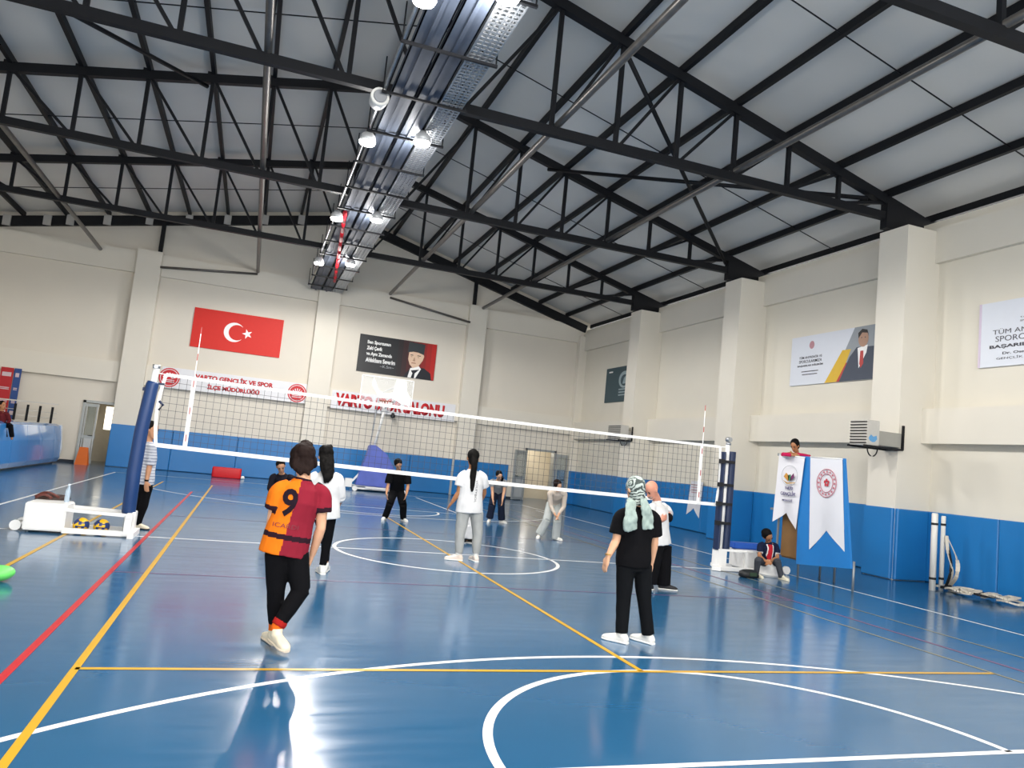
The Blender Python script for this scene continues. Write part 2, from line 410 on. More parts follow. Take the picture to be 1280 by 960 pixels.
# lamps
LENS = emit('lamp_lens', 'fffaf0', 25)
HOUS = mat('lamp_housing', 'c9cbcd', .4, metal=.3)
LY = [(-8.3, 'behind the viewer'), (-3.1, 'nearest the viewer'), (1.75, 'just beyond the net truss'), (7.0, 'above the far half court'), (12.2, 'closest to the far wall')]
def lamp(x, y, side, lb):
    t = thing('high_bay_lamp', 'bright round lamp on the %s side of the cable trays, %s' % (side, lb), 'lamp', (x, y, 7.15), 'lamps along the cable trays')
    b1 = new_bm(); tube(b1, [(x, y, 7.2), (x, y, 7.32), (x, y, 7.42)], [.16, .14, .05], 20); obj('housing', b1, HOUS, t)
    b1 = new_bm(); tube(b1, [(x, y, 7.42), (x, y, 7.6)], .015, 6); obj('hanger', b1, STEEL, t)
    b1 = new_bm(); tube(b1, [(x, y, 7.165), (x, y, 7.2)], [.14, .15], 20); obj('lens', b1, LENS, t)
for y, lb in LY:
    if y < -4: continue
    lamp(-1.9, y, 'left', lb); lamp(-.98, y-.55, 'right', lb)
for y in (-13.4, -8.3, -3.1, 1.75, 7.0, 12.2):
    for x in (-1.9, -.98):
        ld = bpy.data.lights.new('lamp_light', 'SPOT'); ld.energy = LAMP_W; ld.spot_size = math.radians(178); ld.spot_blend = .2; ld.shadow_soft_size = .16; ld.color = (1, .96, .91)
        lo = bpy.data.objects.new('lamp_light', ld); C.objects.link(lo); lo.location = (x, y, 7.13)
        ld = bpy.data.lights.new('lamp_spill', 'POINT'); ld.energy = LAMP_W*SPILL; ld.shadow_soft_size = .15; ld.color = (1, .97, .93)
        lo = bpy.data.objects.new('lamp_spill', ld); C.objects.link(lo); lo.location = (x, y, 7.10)
# loudspeaker beside the trays
t = thing('loudspeaker', 'white round loudspeaker hanging beside the cable trays near the net truss', 'loudspeaker', (-1.95, .25, 7.35))
b1 = new_bm(); tube(b1, [(-1.95, .05, 7.33), (-1.95, .1, 7.33), (-1.95, .4, 7.38), (-1.95, .55, 7.4)], [.15, .16, .14, .07], 20); obj('horn', b1, mat('white_plastic', 'dcdcd8', .4), t)
b1 = new_bm(); tube(b1, [(-1.95, .3, 7.45), (-1.95, .3, 7.6)], .02, 6); obj('hanger', b1, STEEL, t)
b1 = new_bm(); tube(b1, [(-1.95, .03, 7.33), (-1.95, .06, 7.33)], [.1, .12], 16); obj('grille', b1, mat('grey_grille', '8f9296', .5), t)

# ------------------------------------------------------------ wall pads
def pad_mat():
    return mat('blue_vinyl_pad', '1c72b4', .33, noise_amt=.05, scale=2, coat=.1)
PAD = pad_mat()
DK = mat('dark_skirting', '2a2f3a', .6)
PW = [0]
def pad(a, b, z0, z1, nrm, label, group):
    z0 = .012
    """padded panel between two floor points, standing off along nrm"""
    a, b, nrm = V(a), V(b), V(nrm); L = (b-a).length; d = (b-a)/L
    b1 = new_bm(); g = .004; r = .018; T = .07
    prof = [(0, g), (T-r, g), (T, g+r), (T, L-g-r), (T-r, L-g), (0, L-g)]
    rings = []
    for zz, ins in ((z0, r), (z0+r, 0), (z1-r, 0), (z1, r)):
        rings.append([b1.verts.new(a+d*min(max(q, g+ins*.4), L-g-ins*.4)+nrm*(min(tt, T-ins*.7))+Z*zz) for tt, q in prof])
    for p, q in zip(rings, rings[1:]):
        for k in range(6): b1.faces.new((p[k], p[(k+1) % 6], q[(k+1) % 6], q[k]))
    b1.faces.new(rings[0]); b1.faces.new(rings[-1])
    tag(obj('wall_pad', b1, PAD), label, 'wall pad', group)
def pad_run(a, b, n, nrm, z1, what, group, z0=.06):
    a, b = V(a), V(b)
    for k in range(n):
        pad(a+(b-a)*k/n, a+(b-a)*(k+1)/n, z0, z1, nrm, what % (['first', 'second', 'third', 'fourth', 'fifth', 'sixth', 'seventh'][k]), group)
ZP = 1.47
gf = 'blue pads on the far wall'
yw = YF-.02
pad_run((COLS[0][0], YF-.4, 0), (COLS[0][1], YF-.4, 0), 1, -Y, ZP, 'blue wall pad on the front of the leftmost far column', gf) if False else pad((COLS[0][0], YF-.4, 0), (COLS[0][1], YF-.4, 0), .06, ZP+.03, -Y, 'blue wall pad wrapping the leftmost column of the far wall', gf)
for k, (x0, x1) in enumerate(((COLS[0][1], -5.9), (-5.9, -3.65), (-3.65, COLS[1][0]))): pad((x0, yw, 0), (x1, yw, 0), 0, ZP, -Y, 'blue wall pad below the flag banner, %s from the left column' % ordn(k), gf)
pad((COLS[1][0], YF-.4, 0), (COLS[1][1], YF-.4, 0), .06, ZP, -Y, 'blue wall pad on the middle column below the cable trays', gf)
pad_run((COLS[1][1], yw, 0), (COLS[2][0], yw, 0), 3, -Y, ZP-.03, 'blue wall pad behind the basketball stand, %s from the middle column', gf)
pad((COLS[2][0], YF-.4, 0), (COLS[2][1], YF-.4, 0), .06, ZP-.05, -Y, 'blue wall pad on the column left of the open door', gf)
pad_run((COLS[2][1], yw, 0), (DX0-.78, yw, 0), 1, -Y, ZP-.05, 'blue wall pad just left of the open door, %s from the column', gf)
pad((DX1+.08, yw, 0), (9.75, yw, 0), 0, ZP-.05, -Y, 'blue wall pad behind the glass leaf of the open door', gf)
pad((9.75, YF-.36, 0), (XR-.02, YF-.36, 0), 0, ZP-.05, -Y, 'narrow blue wall pad on the far right corner column', gf)
gr = 'blue pads on the right wall'
xw = XR-.01
segs = [(-17, PY[0][0]), (PY[0][1], PY[1][0]), (PY[1][1], PY[2][0]), (PY[2][1], PY[3][0]), (PY[3][1], PY[4][0]), (PY[4][1], YF-.35)]
names = [None, None, 'behind the leaning white posts', 'behind the umpire stand', 'between the two far pillars', 'near the far corner']
zpr = 1.42
for k, (y0, y1) in enumerate(segs):
    if names[k] is None: continue
    pad_run((xw, y1, 0), (xw, y0, 0), 3, -X, zpr, 'blue right wall pad '+names[k]+', %s from far end', gr)
pn = {2: 'nearest the viewer', 3: 'in the middle', 4: 'closest to the far wall'}
for k in (2, 3, 4):
    y0, y1 = PY[k]
    pad((XP, y1, 0), (XP, y0, 0), .06, zpr, -X, 'blue pad on the front of the right wall pillar '+pn[k], gr)
    pad((XP, y0, 0), (XR-.08, y0, 0), .06, zpr, -Y, 'blue pad on the camera-facing side of the right wall pillar '+pn[k], gr)
bm = new_bm()
quadbox(bm, (XR-.03, -17, 0), (XR-.005, YF, .1)); struct('baseboard_right', bm, DK)
bm = new_bm(); quadbox(bm, (XL, YF-.03, 0), (LX0-.1, YF-.005, .1)); quadbox(bm, (LX1+.1, YF-.03, 0), (DX0-.1, YF-.005, .1)); struct('baseboard_far', bm, DK)
# ============================================================ DOORS
ALU = mat('grey_door_frame', 'a3a7a6', .4, metal=.3, noise_amt=.05)
PANEL = mat('grey_door_panel', 'b8bbbb', .45)
GLASS = mat('door_glass', 'a9b8b4', .08, alpha=.22, spec=.5)
BRIGHT = mat('lit_door_glass', 'f3ead6', .3)
def door_leaf(t, a, b, zt, glass_z0=.95, gm=None):
    """a framed leaf between floor points a and b"""
    a, b = V(a), V(b); d = (b-a).normalized(); L = (b-a).length; n = V((-d.y, d.x, 0)); fw = .09
    b1 = new_bm()
    for q in (fw/2, L-fw/2): bar(b1, a+d*q+Z*.02, a+d*q+Z*zt, .05, fw, up=n)
    for zz in (.08, glass_z0, zt-.06): bar(b1, a+Z*zz, b+Z*zz, .05, .11, up=Z)
    obj('leaf_frame', b1, ALU, t)
    b1 = new_bm(); bar(b1, a+d*fw+Z*(glass_z0+.05+(zt-.12-glass_z0)/2), b-d*fw+Z*(glass_z0+.05+(zt-.12-glass_z0)/2), .012, zt-.12-glass_z0, up=Z); obj('glass_pane', b1, gm or GLASS, t)
    b1 = new_bm(); bar(b1, a+d*fw+Z*(glass_z0/2), b-d*fw+Z*(glass_z0/2), .03, glass_z0-.1, up=Z); obj('lower_panel', b1, PANEL, t)
    b1 = new_bm(); hp = b-d*.1+Z*1.0; tube(b1, [hp-n*.03, hp-n*.08, hp-n*.08-d*.12], .012, 8); tube(b1, [hp+n*.03, hp+n*.08, hp+n*.08-d*.12], .012, 8); obj('handle', b1, STEEL, t)
def frame(t, x0, x1, zt):
    b1 = new_bm()
    quadbox(b1, (x0-.07, YF-.06, 0), (x0+.02, YF+.28, zt+.08)); quadbox(b1, (x1-.02, YF-.06, 0), (x1+.07, YF+.28, zt+.08)); quadbox(b1, (x0-.07, YF-.06, zt), (x1+.07, YF+.28, zt+.09))
    obj('door_frame', b1, ALU, t)
t = bpy.data.objects.new('door_1', None); C.objects.link(t); t['kind'] = 'structure'; t.location = (DX0, YF, 0); WM['door_1'] = V(t.location)
frame(t, DX0, DX1, DT)
door_leaf(t, (DX0-.02, YF-.1, 0), (DX0-.66, YF-.42, 0), 2.08)
door_leaf(t, (DX1+.05, YF-.16, 0), (min(DX1+.85, 9.72), YF-.2, 0), 2.08, .12)
t = bpy.data.objects.new('door_2', None); C.objects.link(t); t['kind'] = 'structure'; t.location = (LX0, YF, 0); WM['door_2'] = V(t.location)
frame(t, LX0, LX1, LT)
xm = LX0+(LX1-LX0)*.48
door_leaf(t, (LX0+.02, YF-.02, 0), (xm, YF-.02, 0), LT-.02, .95)
b1 = new_bm(); quadbox(b1, (xm+.02, YF+1.2, 1.25), (LX1+.2, YF+1.22, 2.1)); o = obj('window_1', b1, emit('daylight_glass', 'fff4dc', 2.2)); o['kind'] = 'structure'
b1 = new_bm()
for k in range(5): bar(b1, (LX1-.16, YF-.08, 1.25+.18*k), (LX1+.0, YF-.14, 1.25+.18*k), .05, .02, up=Z)
obj('letter_rack', b1, mat('white_metal', 'e9e9e6', .35), t)
# orange folded safety sign
t = thing('floor_sign', 'orange folding safety sign standing beside the far left door', 'sign', (at(100, 573, 1, YF-.9).x, YF-.9, 0))
cx = at(102, 573, 1, YF-.9).x
b1 = new_bm(); prism(b1, [(-.19, 0), (.19, 0), (.13, .62), (-.13, .62)], (cx, YF-.95, 0), X, V((0, .25, 1)).normalized(), Y, .03)
obj('front_panel', b1, mat('orange_plastic', 'd0641c', .45), t)
b1 = new_bm(); prism(b1, [(-.19, 0), (.19, 0), (.13, .62), (-.13, .62)], (cx, YF-.62, 0), X, V((0, -.25, 1)).normalized(), Y, .03); obj('back_panel', b1, mat('orange_plastic', 'd0641c'), t)

# ============================================================ BANNERS ON THE WALLS
YB, YB2 = YF-.05, YF-.23
def board(name, label, cat, pts, ax, val, m, th=None, nrm=None):
    """flat banner whose four corners were measured on plane ax=val; returns thing and its frame (origin, ex, ey, w, h)"""
    th = th or {YB: .048, YB2: .028}.get(val, .058)
    P = [at(u, v, ax, val) for u, v in pts]         # TL TR BR BL
    if ax == 1:
        x0 = (P[0].x+P[3].x)/2; x1 = (P[1].x+P[2].x)/2; ex, en = X, -Y; w = x1-x0; o_ = V((x0, val, 0))
    else:
        y0 = (P[0].y+P[3].y)/2; y1 = (P[1].y+P[2].y)/2; ex, en = -Y, -X; w = y0-y1; o_ = V((val, y0, 0))
    z1 = (P[0].z+P[1].z)/2; z0 = (P[2].z+P[3].z)/2; o_.z = z0; h = z1-z0
    t = thing(name, label, cat, o_)
    b1 = new_bm(); prism(b1, [(0, 0), (w, 0), (w, h), (0, h)], o_, ex, Z, -en, th); obj('banner_sheet', b1, m, t)
    return t, o_, ex, en, w, h
def shape(t, name, m, poly, fr, lift=.002, th=.002):
    o_, ex, en = fr
    b1 = new_bm(); prism(b1, poly, o_+en*lift, ex, Z, -en, th); return obj(name, b1, m, t)
def circ(cx, cy, r, n=32, a0=0, a1=360, ry=None):
    ry = ry or r
    return [(cx+r*math.cos(math.radians(a0+(a1-a0)*k/n)), cy+ry*math.sin(math.radians(a0+(a1-a0)*k/n))) for k in range(n)]
FR = mat('flag_red', 'd0261c', .6, noise_amt=.04); WH = mat('banner_white', 'dfe0e4', .55, noise_amt=.02); PW_ = mat('pure_white', 'f0f0f0', .5)
YB = YF-.05
t, o_, ex, en, w, h = board('turkish_flag', 'red flag banner with white crescent and star on the far wall', 'flag', [(244, 383), (355, 401), (349, 448), (237, 432)], 1, YB, FR)
fr = (o_, ex, en); cx, cy, R = w*.46, h*.5, h*.25
po = [(cx+R*math.cos(a), cy+R*math.sin(a)) for a in [math.radians(37+(323-37)*k/30) for k in range(31)]]
r2 = R*.8; c2 = cx+R*.27
a1_ = math.atan2(po[-1][1]-cy, po[-1][0]-c2); a0_ = math.atan2(po[0][1]-cy, po[0][0]-c2)
pi = [(c2+r2*math.cos(a), cy+r2*math.sin(a)) for a in [(a1_+2*PI)+((a0_)-(a1_+2*PI))*k/30 for k in range(1, 30)]]
shape(t, 'crescent', PW_, po+pi, fr)
sx, sy, sr = cx+R*1.28, cy, R*.52
shape(t, 'star', PW_, [(sx+(sr if k % 2 == 0 else sr*.4)*math.cos(math.radians(180+36*k)), sy+(sr if k % 2 == 0 else sr*.4)*math.sin(math.radians(180+36*k))) for k in range(10)], fr)
RT = mat('red_lettering', 'c3272f', .55)
def emblem(t, fr, cx, cy, r, m=None, bg=None):
    m = m or RT; bg = bg or WH
    shape(t, 'emblem_disc', m, circ(cx, cy, r), fr, .003)
    shape(t, 'emblem_ring', bg, circ(cx, cy, r*.87), fr, .005)
    shape(t, 'emblem_core', m, circ(cx, cy, r*.81), fr, .007)
    for k in range(7):
        a = math.radians(20+k*23.3); c, s = math.cos(a), math.sin(a); q = V((cx, cy-.15*r, 0))
        p = [(q.x+c*r*.22-s*r*.03, q.y+s*r*.22+c*r*.03), (q.x+c*r*.22+s*r*.03, q.y+s*r*.22-c*r*.03), (q.x+c*r*.66+s*r*.05, q.y+s*r*.66-c*r*.05), (q.x+c*r*.66-s*r*.05, q.y+s*r*.66+c*r*.05)]
        shape(t, 'emblem_ray', bg, p[::-1], fr, .009)
    for k in (-.45, -.27): shape(t, 'emblem_band', bg, [(cx-r*.5, cy+k*r-.02*r), (cx+r*.5, cy+k*r-.02*r), (cx+r*.5, cy+k*r+.05*r), (cx-r*.5, cy+k*r+.05*r)], fr, .009)
YB2 = YF-.23
t, o_, ex, en, w, h = board('sports_office_banner', 'long white banner with two red emblems and red lettering below the flag', 'banner', [(203, 459), (383, 479), (382, 504), (200, 484)], 1, YB2, WH)
fr = (o_, ex, en); emblem(t, fr, .27, h*.5, h*.47); emblem(t, fr, w-.33, h*.48, h*.47)
lettering('lettering', 'VARTO GENÇLİK VE SPOR', o_+ex*(w*.49)+Z*(h*.72), ex, Z, en, w*.54, h*.36, RT, t, .05)
lettering('lettering', 'İLÇE MÜDÜRLÜĞÜ', o_+ex*(w*.49)+Z*(h*.27), ex, Z, en, w*.36, h*.32, RT, t, .055)
t, o_, ex, en, w, h = board('sports_hall_banner', 'white banner with large red letters under the black portrait banner', 'banner', [(416, 486), (570, 507), (567, 528), (413, 509)], 1, YB2, WH)
lettering('lettering', 'VARTO SPOR SALONU', o_+ex*(w*.47)+Z*(h*.52), ex, Z, en, w*.88, h*.72, RT, t, .06)
# portrait banner
BK = mat('poster_black', '14171d', .35, noise_amt=.02)
t, o_, ex, en, w, h = board('portrait_banner', 'black and red banner with white lettering and a man in tall dark hat', 'banner', [(451, 416), (547, 432), (541, 476), (445, 463)], 1, YB, BK)
fr = (o_, ex, en)
for k in range(8):
    c = (.16+.07*k, .03, .04)
    shape(t, 'red_field', mat('poster_red_%d' % k, tuple(v for v in (.10+.085*k, .07+.005*k, .09)), .35, noise_amt=.01), [(w*(.5+.0625*k), 0), (w*(.5+.0625*(k+1)), 0), (w*(.5+.0625*(k+1)), h), (w*(.5+.0625*k), h)], fr, .003)
for s, zz, ww in (('Ben Sporcunun', .80, .30), ('Zeki Çevik', .645, .20), ('ve Aynı Zamanda', .49, .33), ('Ahlaklısını Severim', .335, .38)):
    lettering('lettering', s, o_+ex*(w*(.1+ww/2))+Z*(h*zz), ex, Z, en, w*ww, h*.125, PW_, t, .05, .005)
lettering('signature', '~K.Sm~', o_+ex*(w*.38)+Z*(h*.2), ex, Z, en, w*.18, h*.07, mat('grey_ink', 'a8abb0', .5), t, 0, .005)
SK = mat('poster_skin', 'd8b9a0', .5, noise_amt=.03); SK2 = mat('poster_skin_dark', 'a98670', .5); SUIT = mat('poster_suit', '161a24', .5); GR = mat('poster_hat', '2c3338', .6)
ux = lambda a: w*a; uz = lambda b: h*b
shape(t, 'portrait_suit', SUIT, [(ux(.6), 0), (ux(.97), 0), (ux(.95), uz(.18)), (ux(.86), uz(.3)), (ux(.70), uz(.3)), (ux(.63), uz(.12))], fr, .006)
shape(t, 'portrait_collar', PW_, [(ux(.655), 0), (ux(.76), 0), (ux(.82), uz(.27)), (ux(.79), uz(.34)), (ux(.68), uz(.26))], fr, .008)
shape(t, 'portrait_tie', SUIT, [(ux(.70), 0), (ux(.74), 0), (ux(.745), uz(.13)), (ux(.80), uz(.25)), (ux(.69), uz(.2)), (ux(.715), uz(.13))], fr, .010)
shape(t, 'portrait_face', SK, [(ux(.645), uz(.72)), (ux(.64), uz(.5)), (ux(.665), uz(.36)), (ux(.71), uz(.27)), (ux(.78), uz(.33)), (ux(.83), uz(.5)), (ux(.845), uz(.62)), (ux(.83), uz(.7))], fr, .011)
shape(t, 'portrait_hat', GR, [(ux(.625), uz(.68)), (ux(.73), uz(.73)), (ux(.84), uz(.66)), (ux(.845), uz(.95)), (ux(.63), uz(.97))], fr, .013)
for q, wd, hh, z in ((.665, .035, .02, .61), (.755, .045, .02, .61)): shape(t, 'portrait_brow', SUIT, [(ux(q), uz(z)), (ux(q+wd), uz(z)), (ux(q+wd), uz(z+hh)), (ux(q), uz(z+hh))], fr, .013)
for q in (.68, .77): shape(t, 'portrait_eye', SK2, circ(ux(q), uz(.575), w*.011, 10, ry=h*.012), fr, .013)
shape(t, 'portrait_nose', SK2, [(ux(.70), uz(.46)), (ux(.735), uz(.46)), (ux(.72), uz(.58))], fr, .013)
shape(t, 'portrait_mouth', mat('poster_lip', '8a4a40', .5), [(ux(.685), uz(.395)), (ux(.745), uz(.4)), (ux(.74), uz(.42)), (ux(.69), uz(.415))], fr, .013)
# right wall posters
PWH = mat('poster_white', 'd3d8e2', .4, noise_amt=.02); DG = mat('dark_grey_ink', '4b4b52', .5); LGY = mat('poster_sky', '8d949b', .4)
XB = XR-.06
t, o_, ex, en, w, h = board('athletes_poster', 'white poster with grey slogan and a man in red tie beside a yellow stripe', 'poster', [(990, 429), (1097, 398), (1094, 474), (987, 482)], 0, XB, PWH)
w = w*1.06
fr = (o_, ex, en)
shape(t, 'photo_field', LGY, [(w*.62, h*.55), (w*.50, 0), (w, 0), (w, h), (w*.72, h)], fr, .003)
shape(t, 'yellow_stripe', mat('poster_yellow', 'd2ab2e', .45), [(w*.42, 0), (w*.58, 0), (w*.69, h*.6), (w*.6, h*.6)], fr, .005)
shape(t, 'red_stripe', mat('poster_red', 'b23a36', .45), [(w*.55, 0), (w*.60, 0), (w*.67, h*.35), (w*.645, h*.35)], fr, .006)
shape(t, 'portrait_suit', mat('poster_grey_suit', '3d4656', .5), [(w*.58, 0), (w, 0), (w, h*.5), (w*.93, h*.6), (w*.75, h*.62), (w*.68, h*.45)], fr, .008)
shape(t, 'portrait_shirt', PW_, [(w*.78, h*.22), (w*.85, h*.5), (w*.86, h*.64), (w*.76, h*.6)], fr, .010)
shape(t, 'portrait_tie', mat('poster_red', 'b23a36'), [(w*.80, h*.22), (w*.825, h*.3), (w*.82, h*.54), (w*.79, h*.54), (w*.785, h*.3)], fr, .012)
shape(t, 'portrait_face', mat('poster_skin_b', 'a98672', .5), circ(w*.815, h*.76, w*.05, 20, ry=h*.15), fr, .012)
shape(t, 'portrait_hair', mat('poster_hair', '2e2a2a', .5), [(w*.765, h*.78), (w*.76, h*.88), (w*.80, h*.95), (w*.85, h*.92), (w*.868, h*.8), (w*.855, h*.86), (w*.80, h*.88)], fr, .014)
for q in (.797, .833): shape(t, 'portrait_eye', DG, circ(w*q, h*.785, w*.006, 8, ry=h*.01), fr, .014)
emblem_m = mat('faint_red', 'b98a92', .5)
shape(t, 'crest', emblem_m, circ(w*.25, h*.8, h*.07, ry=h*.08), fr, .004)
for s, z, ww, hh in (('TÜM ANTRENÖR VE', .56, .27, .06), ('SPORCULARIMIZA', .475, .27, .06), ('BAŞARILAR DİLERİM', .39, .3, .055)):
    lettering('lettering', s, o_+ex*(w*.24)+Z*(h*z), ex, Z, en, w*ww, h*hh, DG, t, .03 if z < .4 else .005, .005)
for z, ww in ((.26, .2), (.2, .18)): shape(t, 'small_print', DG, [(w*(.24-ww/2), h*z), (w*(.24+ww/2), h*z), (w*(.24+ww/2), h*(z+.018)), (w*(.24-ww/2), h*(z+.018))], fr, .004)
P0 = at(1225, 380, 0, XB); P1 = at(1225, 460, 0, XB)
t = thing('success_poster', 'white poster with grey slogan cut off by the right edge of the picture', 'poster', (XB, P0.y, P1.z))
w, h = 3.0, P0.z-P1.z-.02; o_ = V((XB, P0.y, P1.z)); ex, en = -Y, -X; fr = (o_, ex, en)
b1 = new_bm(); prism(b1, [(0, 0), (w, 0), (w, h), (0, h)], o_, ex, Z, -en, .055); obj('banner_sheet', b1, PWH, t)
shape(t, 'border_strip', mat('poster_lilac', 'cdbfd2', .5), [(0, 0), (.05, 0), (.05, h), (0, h)], fr, .003)
shape(t, 'crest', mat('faint_red', 'b98a92'), circ(w*.36, h*.83, h*.08), fr, .004)
for s, z, ww, hh, bd in (('T.C. GENÇLİK VE', .71, .2, .035, 0), ('SPOR BAKANLIĞI', .66, .2, .035, 0), ('TÜM ANTRENÖR VE', .535, .56, .085, 0), ('SPORCULARIMIZA', .42, .52, .085, 0), ('BAŞARILAR DİLERİM', .305, .6, .08, .035), ('Dr. Osman Aşkın BAK', .19, .42, .05, .02), ('GENÇLİK VE SPOR BAKANI', .12, .5, .05, 0)):
    lettering('lettering', s, o_+ex*(w*.38)+Z*(h*z), ex, Z, en, w*ww, h*hh, DG, t, bd, .005)
TEAL = mat('teal_poster', '2a4650', .4, noise_amt=.03); TG = mat('teal_print', '93a5aa', .5)
t, o_, ex, en, w, h = board('teal_poster', 'dark teal poster with a pale arched emblem on the right wall near the far corner', 'poster', [(757, 462), (793, 455), (791, 501), (757, 503)], 0, XB, TEAL)
fr = (o_, ex, en)
shape(t, 'logo', PW_, [(w*.1, h*.86), (w*.24, h*.86), (w*.24, h*.9), (w*.1, h*.9)], fr, .003)
shape(t, 'arch', TG, circ(w*.68, h*.62, w*.2, 24, 0, 360, h*.24), fr, .003)
shape(t, 'arch_inside', TEAL, circ(w*.68, h*.6, w*.13, 24, 0, 360, h*.16), fr, .005)
shape(t, 'emblem_figure', TG, [(w*.62, h*.5), (w*.76, h*.5), (w*.72, h*.72), (w*.66, h*.66)], fr, .006)
for z in (.33, .25, .17): shape(t, 'small_print', TG, [(w*.5, h*z), (w*.9, h*z), (w*.9, h*(z+.035)), (w*.5, h*(z+.035))], fr, .003)

# ============================================================ HEATERS on the pillars
HG = mat('heater_casing', 'c3c1bb', .4, metal=.2); SLAT = mat('heater_slat', '5d5c58', .5)
def heater(yn, zc, label, x0, x1, yf, blue):
    """louvred face looks into the hall (-x); near side face at yn"""
    h = .5; t = thing('wall_heater', label, 'heater', (XP, yn, zc), 'fan heaters on the right wall pillars')
    b1 = new_bm(); quadbox(b1, (x0, yn, zc-h/2), (x1, yf, zc+h/2)); bmesh.ops.bevel(b1, geom=list(b1.edges), offset=.015, segments=2, affect='EDGES'); obj('casing', b1, HG, t)
    b1 = new_bm(); quadbox(b1, (x1, yn+.05, zc-h*.45), (XP-.005, yf-.1, zc+h*.12)); obj('motor_box', b1, mat('heater_grey', '9c9a92', .5), t)
    for k in range(8):
        z = zc-h*.42+k*h*.84/7
        b1 = new_bm(); bar(b1, (x0-.006, yn+.03, z), (x0-.006, yf-.03, z), .02, .026, up=V((1, 0, -1)).normalized()); obj('louvre', b1, SLAT, t)
    if blue:
        b1 = new_bm(); prism(b1, [(.0, .03), (.06, .10), (.12, .06), (.2, .09), (.22, .02), (.16, -.04), (.1, -.05), (.03, -.02)], (x0+.02, yn-.003, zc-.14), X, Z, Y, .003); obj('blue_logo', b1, mat('heater_blue', '5f9ccc', .5), t)
    b1 = new_bm()
    for yy in (yn+.03, yf-.03): bar(b1, (x0-.06, yy, zc-h/2-.02), (XP, yy, zc-h/2-.02), .035, .04)
    for yy in (yn+.03,): bar(b1, (XP-.0, yy, zc-h/2-.03), (XP-.0, yy, zc+h*.45), .04, .04, up=Y)
    bar(b1, (XP-.02, yn+.02, zc-h/2-.02), (XP-.02, yf, zc-h/2-.02), .04, .04)
    obj('bracket', b1, STEEL, t)
    b1 = new_bm(); tube(b1, [(x0+.15+.13*math.cos(a), yn+.02, zc-h/2-.05-.17*math.sin(a)) for a in [k*PI/10 for k in range(11)]], .013, 6); obj('hose', b1, STEEL, t)
yn = -.22
hx0, hx1 = at(1085, 540, 1, yn).x, at(1100, 540, 1, yn).x
heater(yn, at(1085, 540, 1, yn).z, 'pale louvred fan heater with a blue logo on the nearest right pillar', hx0, hx1, at(1062, 540, 0, hx0).y, True)
yn = PY[4][0]-.1
hx0, hx1 = at(776, 540, 1, yn).x, at(786, 540, 1, yn).x
heater(yn, at(776, 540, 1, yn).z, 'pale louvred fan heater on the far right pillar below the teal poster', hx0, hx1, at(760, 540, 0, hx0).y, False)

# ============================================================ VOLLEYBALL NET
t = thing('volleyball_net', 'white-taped volleyball net with dark mesh stretched across the court', 'net', (0, 0, 0))
xa, xb = -4.52, 5.02
def ntop(x): q = (x-xa)/(xb-xa); return 2.345-.10*q-.04*math.sin(PI*q)
def nbot(x): q = (x-xa)/(xb-xa); return 1.315-.14*q-.03*math.sin(PI*q)
WT = mat('white_tape', 'f0f0ee', .5, noise_amt=.02); CORD = mat('dark_cord', '45474d', .7)
b1 = new_bm(); N = 96
for k in range(N+1):
    x = xa+(xb-xa)*k/N; bar(b1, (x, 0, nbot(x)), (x, 0, ntop(x)), .0045, .0045, up=Y)
for j in range(1, 10):
    for k in range(24):
        x0, x1 = xa+(xb-xa)*k/24, xa+(xb-xa)*(k+1)/24; q = j/10
        bar(b1, (x0, 0, nbot(x0)*(1-q)+ntop(x0)*q), (x1, 0, nbot(x1)*(1-q)+ntop(x1)*q), .0045, .0045)
obj('netting', b1, CORD, t)
def ribbon(f, x0, x1, hgt, n=24, th=.012):
    b1 = new_bm(); pr = None
    for k in range(n+1):
        x = x0+(x1-x0)*k/n; z = f(x)
        q = [b1.verts.new(p) for p in ((x, -th/2, z-hgt/2), (x, th/2, z-hgt/2), (x, th/2, z+hgt/2), (x, -th/2, z+hgt/2))]
        if pr:
            for i in range(4): b1.faces.new((pr[i], pr[(i+1) % 4], q[(i+1) % 4], q[i]))
        else: b1.faces.new(q)
        pr = q
    b1.faces.new(pr); return b1
obj('top_tape', ribbon(ntop, xa, xb, .046), WT, t); obj('bottom_tape', ribbon(nbot, xa, xb, .06), WT, t)
for x, bulge in ((xa, -.05), (xb, .03)):
    b1 = new_bm(); pr = None
    for k in range(9):
        q = k/8; z = nbot(x)*(1-q)+ntop(x)*q; xx = x+bulge*math.sin(PI*q)
        if pr: bar(b1, pr, (xx, 0, z), .01, .045, up=X)
        pr = (xx, 0, z)
    obj('end_tape', b1, WT, t)
for x in (-4.13, 4.62):
    b1 = new_bm(); bar(b1, (x, -.01, nbot(x)-.02), (x, -.01, ntop(x)), .012, .06, up=X); obj('side_band', b1, WT, t)
RD = mat('antenna_red', 'b85a58', .5)
for x in (-4.13, 4.62):
    a = new_bm()
    for k in range(18):
        z = nbot(x)+k*.1; bar(a, (x, -.03, z), (x, -.03, z+.1), .011, .011, up=Y, mi=int(k % 4 == 1))
    obj('antenna', a, [WT, RD], t)
for x in (xa, xb):
    b1 = new_bm(); s = -1 if x < 0 else 1; xp = -4.66 if x < 0 else 5.2
    tube(b1, [(x, 0, ntop(x)), (xp, 0, ntop(x)+.01)], .008, 6); tube(b1, [(x, 0, nbot(x)), (xp, 0, nbot(x)+(.0 if s < 0 else .25))], .008, 6); obj('tension_cord', b1, WT, t)

